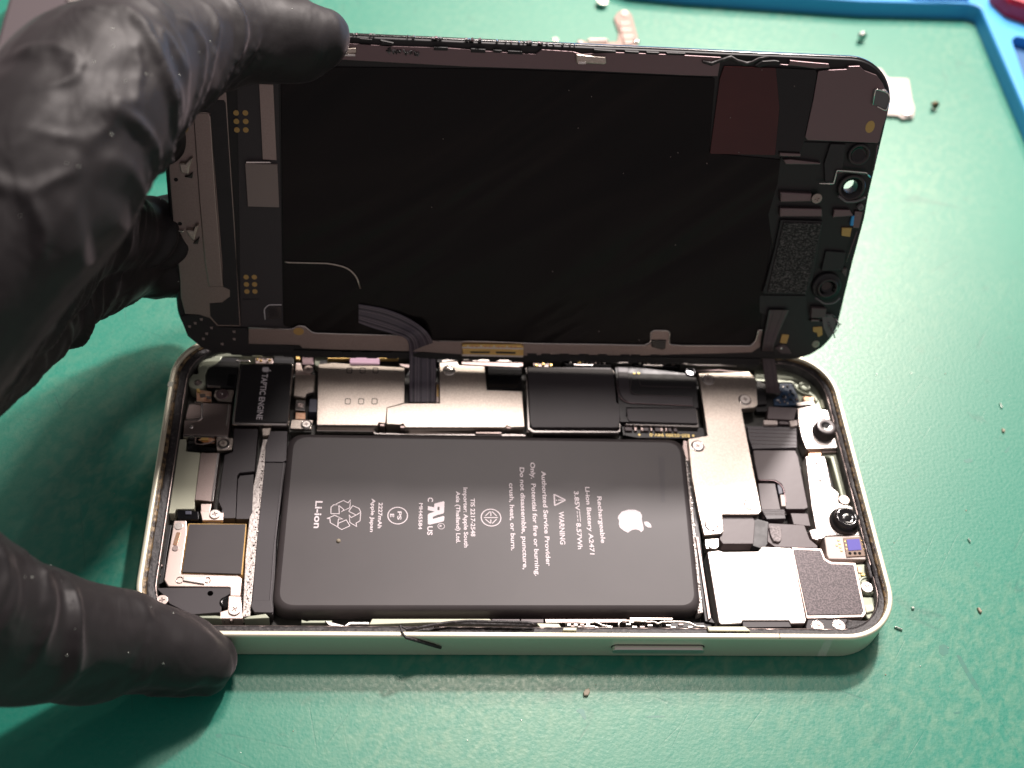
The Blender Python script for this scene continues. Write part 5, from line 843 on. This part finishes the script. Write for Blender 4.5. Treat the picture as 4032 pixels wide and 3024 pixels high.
# flex cables that still join the display to the body (world points, parented to the display)
def ribbon(name, left, right, th, mat, lines=(), sub=6):
    """left/right edges as world points; smooth sheet of thickness th with raised traces"""
    def cr(p, t):
        n = len(p)-1; i = min(int(t*n), n-1); u = t*n-i; P0, P1, P2, P3 = (Vector(p[max(0, min(n, j))]) for j in (i-1, i, i+1, i+2))
        return 0.5*((2*P1)+(P2-P0)*u+(2*P0-5*P1+4*P2-P3)*u*u+(3*P1-P0-3*P2+P3)*u**3)
    m = sub*(len(left)-1); nw = 10; mb = MB(); grid = []
    for i in range(m+1):
        a, b = cr(left, i/m), cr(right, i/m); grid.append([a.lerp(b, j/nw) for j in range(nw+1)])
    def nrm(i, j):
        a = grid[min(i+1, m)][j]-grid[max(i-1, 0)][j]; b = grid[i][min(j+1, nw)]-grid[i][max(j-1, 0)]; v = a.cross(b); v.normalize(); return v
    N_ = [[nrm(i, j) for j in range(nw+1)] for i in range(m+1)]; sg = 1 if N_[m//2][nw//2].dot(Vector(CAM_LOC)*1000-grid[m//2][nw//2]) > 0 else -1
    top = [mb.add([grid[i][j]+N_[i][j]*sg*th/2 for j in range(nw+1)]) for i in range(m+1)]; bot_ = [mb.add([grid[i][j]-N_[i][j]*sg*th/2 for j in range(nw+1)]) for i in range(m+1)]
    for i in range(m):
        for j in range(nw):
            q = (top[i]+j, top[i+1]+j, top[i+1]+j+1, top[i]+j+1); mb.face(q if sg > 0 else q[::-1], mat, True); q = (bot_[i]+j, bot_[i+1]+j, bot_[i+1]+j+1, bot_[i]+j+1); mb.face(q[::-1] if sg > 0 else q, mat, True)
        for j in (0, nw): mb.face((top[i]+j, top[i+1]+j, bot_[i+1]+j, bot_[i]+j), mat)
    for u, wd, mt in lines:
        pts = []
        for i in range(m+1):
            j = min(int(u*nw), nw-1); v = u*nw-j; pts.append(grid[i][j].lerp(grid[i][j+1], v)+N_[i][j]*sg*(th/2))
        mb.tube(pts, wd, mt, 6)
    o = mb.build(name); o.parent = lid
    bpy.context.view_layer.update(); o.matrix_parent_inverse = lid.matrix_world.inverted(); return o
Lf = [(-30.52,30.14,14.44), (-27.61,29.76,13.39)] + [(-24.04,29.12,12.76)] + [(-21.21,27.79,12.59)] + [(*[(-20.56,28.01)][0], 7.8), (*[(-20.49,26.20)][0], 6.2), (*[(-20.41,24.70)][0], 4.2), (*[(-20.42,22.25)][0], 3.9), (*[(-20.40,19.37)][0], 3.9)]
Rf = [(-30.58,31.52,18.21), (-25.36,31.23,17.36)] + [(-20.60,30.07,15.91)] + [(-17.29,28.08,14.50)] + [(*[(-15.60,29.28)][0], 8.4), (*[(-15.34,27.23)][0], 6.6), (*[(-15.21,25.11)][0], 4.4), (*[(-15.20,22.42)][0], 3.9), (*[(-15.22,19.54)][0], 3.9)]
ribbon('display_flex_cable', Lf, Rf, 0.16, ribbon_mat, [(0.06,.06,ribbon_line),(0.16,.07,black_film),(0.24,.07,ribbon_line),(0.34,.06,ribbon_line),(0.44,.06,black_film),(0.68,.06,ribbon_line),(0.78,.07,black_film),(0.86,.06,ribbon_line),(0.94,.06,ribbon_line)])
Lf = [(49.32,32.03,20.00), (49.41,30.48,15.77)] + [(49.29,28.60,13.00)] + [(*[(50.60,30.08)][0], 8.6), (*[(51.25,28.42)][0], 6.2), (*[(51.58,25.70)][0], 4.6), (*[(51.54,23.68)][0], 4.4)]
Rf = [(53.35,32.09,20.13), (52.39,30.52,15.86)] + [(51.56,28.64,13.06)] + [(*[(53.13,30.18)][0], 8.6), (*[(53.95,28.52)][0], 6.2), (*[(54.35,25.79)][0], 4.6), (*[(54.44,23.58)][0], 4.4)]
ribbon('sensor_flex_cable', Lf, Rf, 0.16, flex_brown, [(0.25,.05,flex_mat),(0.7,.05,flex_mat)])

# ------------------------------------------------------------------ things on the work surface
def at(pts): return pts
# L-shaped steel bracket
br = tag(empty('steel_bracket', (*[(35.93,143.25)][0], 0)), 'rosy L-shaped steel shield with four slots behind the top of the screen', 'metal bracket')
def place(mb, name, parent): 
    o = mb.build(name, parent); o.matrix_parent_inverse = Matrix.Translation(-parent.location); return o
mb = MB(); mb.prism([(33.46,152.54), (34.73,155.14), (35.77,155.94), (37.61,156.12), (38.54,154.14), (38.86,148.19), (39.20,143.02), (38.58,140.34), (33.54,140.01), (23.67,138.85), (22.54,140.04), (23.25,141.28), (24.93,141.83), (25.46,140.83), (33.36,142.22), (34.19,146.40)], 0.0, 0.7, rosy_dull, r=0.5, b=0.15); place(mb, 'plate', br)
mb = MB(); mb.prism([(34.56,150.33), (37.45,150.75), (37.80,141.64), (34.86,141.04)], 0.7, 1.15, rosy_dull, r=0.6, b=0.2)
for a in ([(34.73,149.67), (37.35,150.06)], [(34.69,146.84), (37.64,147.26)], [(34.81,143.93), (37.74,144.33)], [(35.06,141.19), (37.36,141.53)]): mb.prism(stroke(a, 0.55), 1.0, 1.2, steel_dull, r=0.1, b=0.05)
place(mb, 'slotted_ridge', br)
mb = MB(); mb.prism([(25.36,142.13), (30.71,142.43), (30.75,141.58), (25.48,141.09)], 0.7, 1.3, steel_dull, r=0.2, b=0.2); c_ = [(36.61,154.64)][0]; mb.prism(circ(*c_, 0.9, 18, 1.2), 0.7, 0.95, steel_dull, b=0.05); c_ = [(38.39,142.55)][0]; mb.lathe(*c_, [(0.9,0.6),(0.85,1.2),(0.5,1.3)], steel_edge, 18); c_ = [(23.40,140.77)][0]; mb.lathe(*c_, [(0.9,0.0),(0.85,1.0),(0.4,0.9)], steel_dull, 18); place(mb, 'raised_details', br)
# white plate peeking out behind the screen corner
wp = tag(empty('white_plate', (*[(106.93,124.45)][0], 0)), 'bright pinkish white small plate half hidden behind the rounded screen corner', 'metal plate')
mb = MB(); mb.prism([(100.33,137.25), (104.08,136.93), (104.86,133.12), (110.75,133.23), (109.48,124.65), (109.28,120.93), (107.98,117.18), (104.71,116.44), (103.97,117.59), (98.23,117.63)], 0.0, 1.0, paper_white, r=0.8, b=0.3); place(mb, 'plate', wp)
mb = MB(); c_ = [(106.32,118.87)][0]; mb.lathe(*c_, [(1.7,0.8),(1.6,1.5),(1.2,1.6),(0.9,1.4),(0.8,1.1)], steel_bright, 24); place(mb, 'screw_eyelet', wp)
# loose screws
def loose_screw(c, z, r, label, tilt=0.0, hexa=False):
    o = tag(empty('loose_screw', (c[0], c[1], 0)), label, 'screw', 'loose screws on the work surface')
    h = MB(); h.prism(circ(0, 0, r, 22), z+0.9, z+1.5, steel, b=0.15, holes=[cross(0, 0, r*.5, r*.14)], side=steel_bright); h.prism(circ(0, 0, r*.6, 14), z+0.9, z+1.2, steel_dull, b=0); h.build('screw_head', o)
    s_ = MB(); s_.tube([(0,0,z+0.02), (0,0,z+0.95)], r*0.5, steel, 12); s_.build('screw_shank', o)
    o.rotation_euler = (tilt, tilt*0.4, 0.3); return o
loose_screw([(30.77,158.77)][0], 0, 1.6, 'silver cross-head screw above the L-shaped bracket at the top of the photo')
loose_screw([(16.74,140.55)][0], 0, 0.8, 'tiny screw just left of the L-shaped bracket')
s_ = loose_screw([(101.01,150.54)][0], 0, 1.3, 'small dark screw lying tipped over between the screen and the blue tray', 1.35); s_.location.z = 1.3*MM
s_ = loose_screw([(114.42,123.06)][0], 0, 1.0, 'small brownish screw right of the white plate', 1.2); s_.location.z = 1.0*MM
for c in s_.children: c.data.materials.clear(); c.data.materials.append(residue); c.data.polygons.foreach_set('material_index', [0]*len(c.data.polygons))

# blue silicone tray at the far right
tray = tag(empty('silicone_tray', (150, 150, 0)), 'bright blue silicone parts tray along the far right corner', 'tray')
ob = [(16.54,172.65), (39.40,162.50), (53.63,161.61), (102.87,160.97), (135.12,162.84), (137.34,161.55), (137.06,152.23), (136.15,109.94), (136.46,69.50)] + [(300, 60), (420, 330), (60, 420)]
tw = [(22.08,168.87), (47.08,166.29), (105.34,171.89)]
mb = MB(); rec = [[(83.93,166.57), (110.17,168.59), (107.42,162.65), (100.23,162.21), (91.02,162.41)], [(116.31,167.04), (136.04,168.78), (134.18,163.06), (131.62,162.80), (118.53,162.56), (114.89,163.70)], [(150.80,146.45), (151.24,138.45), (146.39,123.92), (139.84,128.42), (141.67,146.98), (143.70,149.21)]]
rec = [rnd(a, 3.0) for a in rec]
mb.prism(ob, 0.0, 5.0, blue_rubber, r=4.0, b=0.8, holes=rec); place(mb, 'tray_body', tray)
mb = MB()
for a in rec: mb.prism([((p[0]), p[1]) for p in (a if area2(a) > 0 else a[::-1])], 1.0, 2.0, blue_deep, b=0)
place(mb, 'compartment_floor', tray)
rd = [(140.14,164.39), (142.85,157.79), (147.43,155.28), (157.48,151.23), (169.20,185.62), (148.61,183.31)]
tag(P('red_handle', red_plastic, rd, 5.0, 11.0, 3.0, 2.0), 'glossy red plastic tool handle on the blue tray at the corner', 'tool handle')
# grey plate behind the hand, far left
gp = tag(empty('grey_case', (-120, 140, 0)), 'grey lacquered flat case lying behind the gloved hand', 'case')
mb = MB(); mb.prism([(-119.03,144.94), (-117.62,108.91), (-102.12,75.82), (-68.86,90.15), (-60.13,159.39)], 0.0, 6.0, grey_plate, r=6.0, b=1.2); place(mb, 'case_body', gp)
mb = MB()
for a in ([(-104.98,139.02), (-101.35,139.26), (-101.37,138.24), (-104.98,138.00)], [(-104.20,137.70), (-100.57,137.82), (-100.58,136.80), (-104.21,136.69)], [(-100.22,139.06), (-98.77,139.21), (-98.82,138.37), (-100.11,138.37)]): mb.prism(a, 5.5, 6.6, steel_bright, r=0.5, b=0.2)
place(mb, 'metal_contact', gp)

# crumbs, shavings and dust on the surface
shards = [([(67.59,-26.15), (68.04,-26.08), (69.15,-26.69), (68.98,-26.87), (68.21,-26.57)],'curled pale shaving beside the phone\'s near right corner',fleck), ([(84.54,-22.15), (85.03,-22.21), (85.30,-23.00), (84.91,-23.32), (84.63,-22.85)],'small orange-white chip right of the phone',crumb),
          ([(86.89,-7.36), (87.20,-7.35), (87.45,-8.10), (87.23,-8.24)],'thin pale splinter right of the phone, above the orange-white chip',fleck), ([(71.84,-22.07), (72.42,-22.13), (72.44,-22.50), (71.93,-22.63)],'rounded white crumb just right of the phone corner',fleck),
          ([(101.97,19.24), (102.59,18.86), (102.32,18.18), (101.83,18.33)],'yellowish grain near the right border of the photo',crumb), ([(103.39,25.89), (103.75,25.50), (103.85,24.61), (103.51,24.52)],'small pale sliver above the yellowish grain',fleck),
          ([(9.92,-38.29), (10.60,-38.06), (10.73,-38.70), (10.35,-39.40), (9.61,-39.45), (9.55,-38.84)],'brown flake in front of the phone',crumb)]
for pts, lb, mt in shards: tag(P('shaving', mt, pts, 0.0, 0.45, 0.12, 0.15), lb, 'shaving', 'shavings on the work surface')
mb = MB()
spots = [(63.86,-35.39), (48.24,-40.46), (81.59,-10.72), (48.91,-51.83), (73.24,-37.56), (82.46,-41.35), (72.06,-8.43), (70.41,-13.31), (76.84,-30.16), (41.46,-42.35), (70.68,-33.76)] + [(97.98,37.01), (93.77,33.46), (84.25,43.20), (106.52,28.07), (83.94,38.41), (78.28,32.70), (84.73,6.62), (88.55,-0.90), (105.06,19.35), (86.12,33.40)] + [(1.48,-33.73), (-1.28,-43.62), (4.49,-44.71), (11.91,-37.31), (-12.68,-40.62), (-10.25,-47.04)] + [(-44.69,-42.19), (-46.69,-48.92), (-33.93,-47.76), (-38.64,-45.36)] + [(128.70,129.98), (126.35,146.19), (125.75,111.31), (107.23,97.37)] + [(-82.16,-2.13), (-73.65,-0.30), (-75.02,-1.99)]
for i, (x, y) in enumerate(spots[::2]):
    s_ = random.uniform(0.08, 0.17); mb.prism([(x+s_*math.cos(g)*random.uniform(.6,1.4), y+s_*math.sin(g)*random.uniform(.6,1.4)) for g in (0,1.2,2.4,3.6,5.0)], 0.0, s_*0.9, fleck if i % 3 else crumb, b=0.05)
for q_ in range(25):
    x = random.uniform(-130,150); y = random.uniform(-70,170); s_ = random.uniform(0.04,0.11)
    mb.prism([(x+s_*math.cos(g), y+s_*math.sin(g)) for g in (0,1.2,2.4,3.6,5.0)], 0.0, s_, random.choice((fleck, crumb, gum)), b=0.02)
tag(mb.build('debris'), kind='stuff', label='fine dust and crumbs scattered over the green surface')
sm2 = M('smudge', (0.03,0.17,0.12), 0.41, col2=(0.02,0.19,0.135), nscale=700, lo=0.4, hi=0.6, spec=0.75)
mb = MB()
for a in ([(75.22,-29.71), (76.15,-29.49), (77.14,-29.91), (76.61,-31.21), (75.52,-31.81), (74.87,-31.22)], [(77.98,-31.51), (78.75,-31.65), (79.43,-34.33), (80.43,-37.84), (80.27,-38.57), (79.57,-37.84), (78.69,-34.92)], [(74.46,-42.36), (75.93,-42.13), (75.68,-42.53), (74.51,-42.69)], [(19.18,-43.13), (21.47,-42.81), (23.84,-43.00), (21.69,-43.19)], [(7.95,-41.88), (9.43,-41.47), (9.80,-43.38), (9.39,-43.65), (8.70,-42.42)], [(100.65,13.20), (101.91,14.57), (102.64,14.79), (101.71,13.42)], [(-51.00,-45.83), (-50.16,-45.70), (-49.87,-46.14), (-50.69,-46.48)], [(91.31,11.06), (92.95,11.67), (93.56,10.93), (91.91,10.32)]):
    c_ = Vector((sum(p[0] for p in a)/len(a), sum(p[1] for p in a)/len(a))); mb.prism(a, -0.05, 0.012, sm2, r=0.6, b=0)
tag(mb.build('surface_stains'), kind='stuff', label='dull smudges worn into the green surface')

# ------------------------------------------------------------------ the gloved hand
def chain(mb, pts, sub=5):
    """pts: (x, y, z, r) from tip to root, smooth tapered tube"""
    n = len(pts)-1; path, rad = [], []
    for i in range(n*sub+1):
        t = i/sub; k = min(int(t), n-1); u = t-k; q = [Vector(pts[max(0, min(n, j))]) for j in (k-1, k, k+1, k+2)]
        v = 0.5*((2*q[1])+(q[2]-q[0])*u+(2*q[0]-5*q[1]+4*q[2]-q[3])*u*u+(3*q[1]-q[0]-3*q[2]+q[3])*u**3); path.append(Vector(v[:3])); rad.append(v[3])
    tip = path[0]; d = (path[0]-path[1]).normalized(); r0 = rad[0]
    cap_p = [tip+d*r0*math.sin(a) for a in (1.45, 1.2, 0.9, 0.5)]; cap_r = [r0*math.cos(a) for a in (1.45, 1.2, 0.9, 0.5)]
    mb.tube(cap_p+path, cap_r+rad, nitrile, 24); return path, rad
mb = MB(); CH = []
CH.append(chain(mb, [(-37.84,46.77,67.19,5.60), (-41.38,45.55,67.67,7.00), (-48.51,42.51,69.41,8.00), (-55.43,35.75,73.38,8.80), (-61.52,23.74,78.45,10.60), (-66.46,9.51,81.94,12.60), (-71.34,-5.24,79.90,13.00), (-78.21,-17.51,75.71,12.60), (-86.37,-30.32,68.34,12.50), (-94.56,-37.07,61.91,16.00)]))
CH.append(chain(mb, [(-58.65,51.80,40.77,6.60), (-66.06,46.42,45.75,6.60), (-70.62,38.09,55.22,6.40), (-74.42,22.00,62.51,8.50), (-79.68,0.73,65.53,10.00), (-92.54,-25.13,61.34,13.00)]))
CH.append(chain(mb, [(-59.90,44.65,23.46,6.60), (-67.80,39.10,26.96,6.60), (-73.50,32.01,34.68,7.40), (-79.31,19.01,44.13,9.20), (-82.56,1.55,52.99,11.00), (-93.33,-25.29,58.54,13.00)]))
CH.append(chain(mb, [(-61.32,40.55,17.48,6.40), (-69.08,37.62,21.78,6.80), (-74.83,30.74,27.10,7.40), (-80.43,16.53,35.62,8.50), (-85.32,-0.46,44.62,10.00), (-93.86,-27.17,56.99,13.00)]))
CH.append(chain(mb, [(-53.19,-36.12,5.64,5.40), (-56.12,-35.94,7.30,6.50), (-62.73,-36.33,11.84,7.90), (-68.62,-38.21,17.23,9.20), (-74.08,-39.88,22.84,10.30), (-79.08,-41.58,28.50,11.40), (-85.44,-43.18,39.16,13.00), (-94.71,-40.60,51.43,14.00), (-96.81,-36.96,61.68,16.00)]))
hand = mb.build('person')
bpy.context.view_layer.objects.active = hand; hand.select_set(True)
rm = hand.modifiers.new('fuse', 'REMESH'); rm.mode = 'VOXEL'; rm.voxel_size = 0.62*MM; rm.use_smooth_shade = True
sm_ = hand.modifiers.new('soften', 'SMOOTH'); sm_.iterations = 6; sm_.factor = 0.6
dg = bpy.context.evaluated_depsgraph_get(); me = bpy.data.meshes.new_from_object(hand.evaluated_get(dg))
hand.modifiers.clear(); old = hand.data; hand.data = me; bpy.data.meshes.remove(old)
from mathutils.kdtree import KDTree
allp = [(p, ci, i) for ci, (pp, rr) in enumerate(CH) for i, p in enumerate(pp)]
kd = KDTree(len(allp))
for i, (p, _, _) in enumerate(allp): kd.insert(p, i)
kd.balance()
arcs = []
for pp, rr in CH:
    s_ = [0.0]
    for i in range(1, len(pp)): s_.append(s_[-1]+(pp[i]-pp[i-1]).length)
    arcs.append(s_)
nrm_ = [v.normal.copy() for v in me.vertices]
def ridge(x): return 1-abs(x)*2.2
disp = [0.0]*len(me.vertices)
for v in me.vertices:
    p = v.co/MM; _, idx, _ = kd.find(p); _, ci, i = allp[idx]; pp, rr = CH[ci]
    d = (pp[min(i+1, len(pp)-1)]-pp[max(i-1, 0)]).normalized(); s_ = arcs[ci][i]+(p-pp[i]).dot(d)
    # long diagonal tension folds with narrow creases between them
    th = (p-pp[i]); along = s_+0.55*th.z+0.35*th.x
    wv = noise.noise(p*0.05+Vector((ci*9,0,0)))
    n1 = noise.noise(Vector((along*0.075+wv*1.0, p.x*0.014+ci*3.1, p.y*0.014)))
    n2 = noise.noise(Vector((along*0.17+wv*1.5, (th.x-th.z)*0.07+ci*3.1, 4.0)))
    fold = max(0.0, 1-abs(n1)*5.0)**1.5; fine = max(0.0, 1-abs(n2)*7.0)**1.5
    gate = 0.5+0.5*math.tanh(noise.noise(p*0.04+Vector((5,ci,1)))*7); gate2 = 0.5+0.5*math.tanh(noise.noise(p*0.06+Vector((1,ci,8)))*7)
    vor = noise.voronoi(p*0.065+Vector((wv*0.8, ci*3, 0)))[0]; facet = min(0.5, vor[1]-vor[0])   # flat facets with sharp valleys, as stretched film has
    lump = noise.noise(p*0.08+Vector((ci*4,0,0)))
    amp = min(1.0, s_/16+0.5)
    disp[v.index] = (amp*(1.5*fold*gate+0.85*fine*gate2+0.6*lump)+(1.3+1.2*max(0.0, 1-s_/28))*facet*(1-0.5*gate)-0.6)
import numpy as np
ed = np.empty(len(me.edges)*2, dtype=np.int32); me.edges.foreach_get('vertices', ed); ed = ed.reshape(-1, 2)
D_ = np.array(disp); deg = np.bincount(ed.ravel(), minlength=len(D_)).astype(float)
for _ in range(2):
    acc = np.zeros_like(D_); np.add.at(acc, ed[:,0], D_[ed[:,1]]); np.add.at(acc, ed[:,1], D_[ed[:,0]]); D_ = 0.4*D_+0.6*acc/np.maximum(deg, 1)
for v in me.vertices: v.co += nrm_[v.index]*MM*float(D_[v.index])
me.update(); me.polygons.foreach_set('use_smooth', [True]*len(me.polygons))
me.materials.clear(); me.materials.append(nitrile)
tag(hand, 'hand in a creased black nitrile glove lifting the screen and steadying the phone', 'person')
mb = MB()
hv = [v for v in me.vertices if v.normal.z > 0.3]
for v in random.sample(hv, 90):
    p = v.co/MM; s_ = random.uniform(0.05, 0.13); mb.tube([p-Vector((s_,0,0)), p+Vector((s_*random.uniform(.2,1.4), s_, 0.05))], s_*0.7, fleck, 5)
o = mb.build('dust_specks', hand); tag(o, kind='stuff')
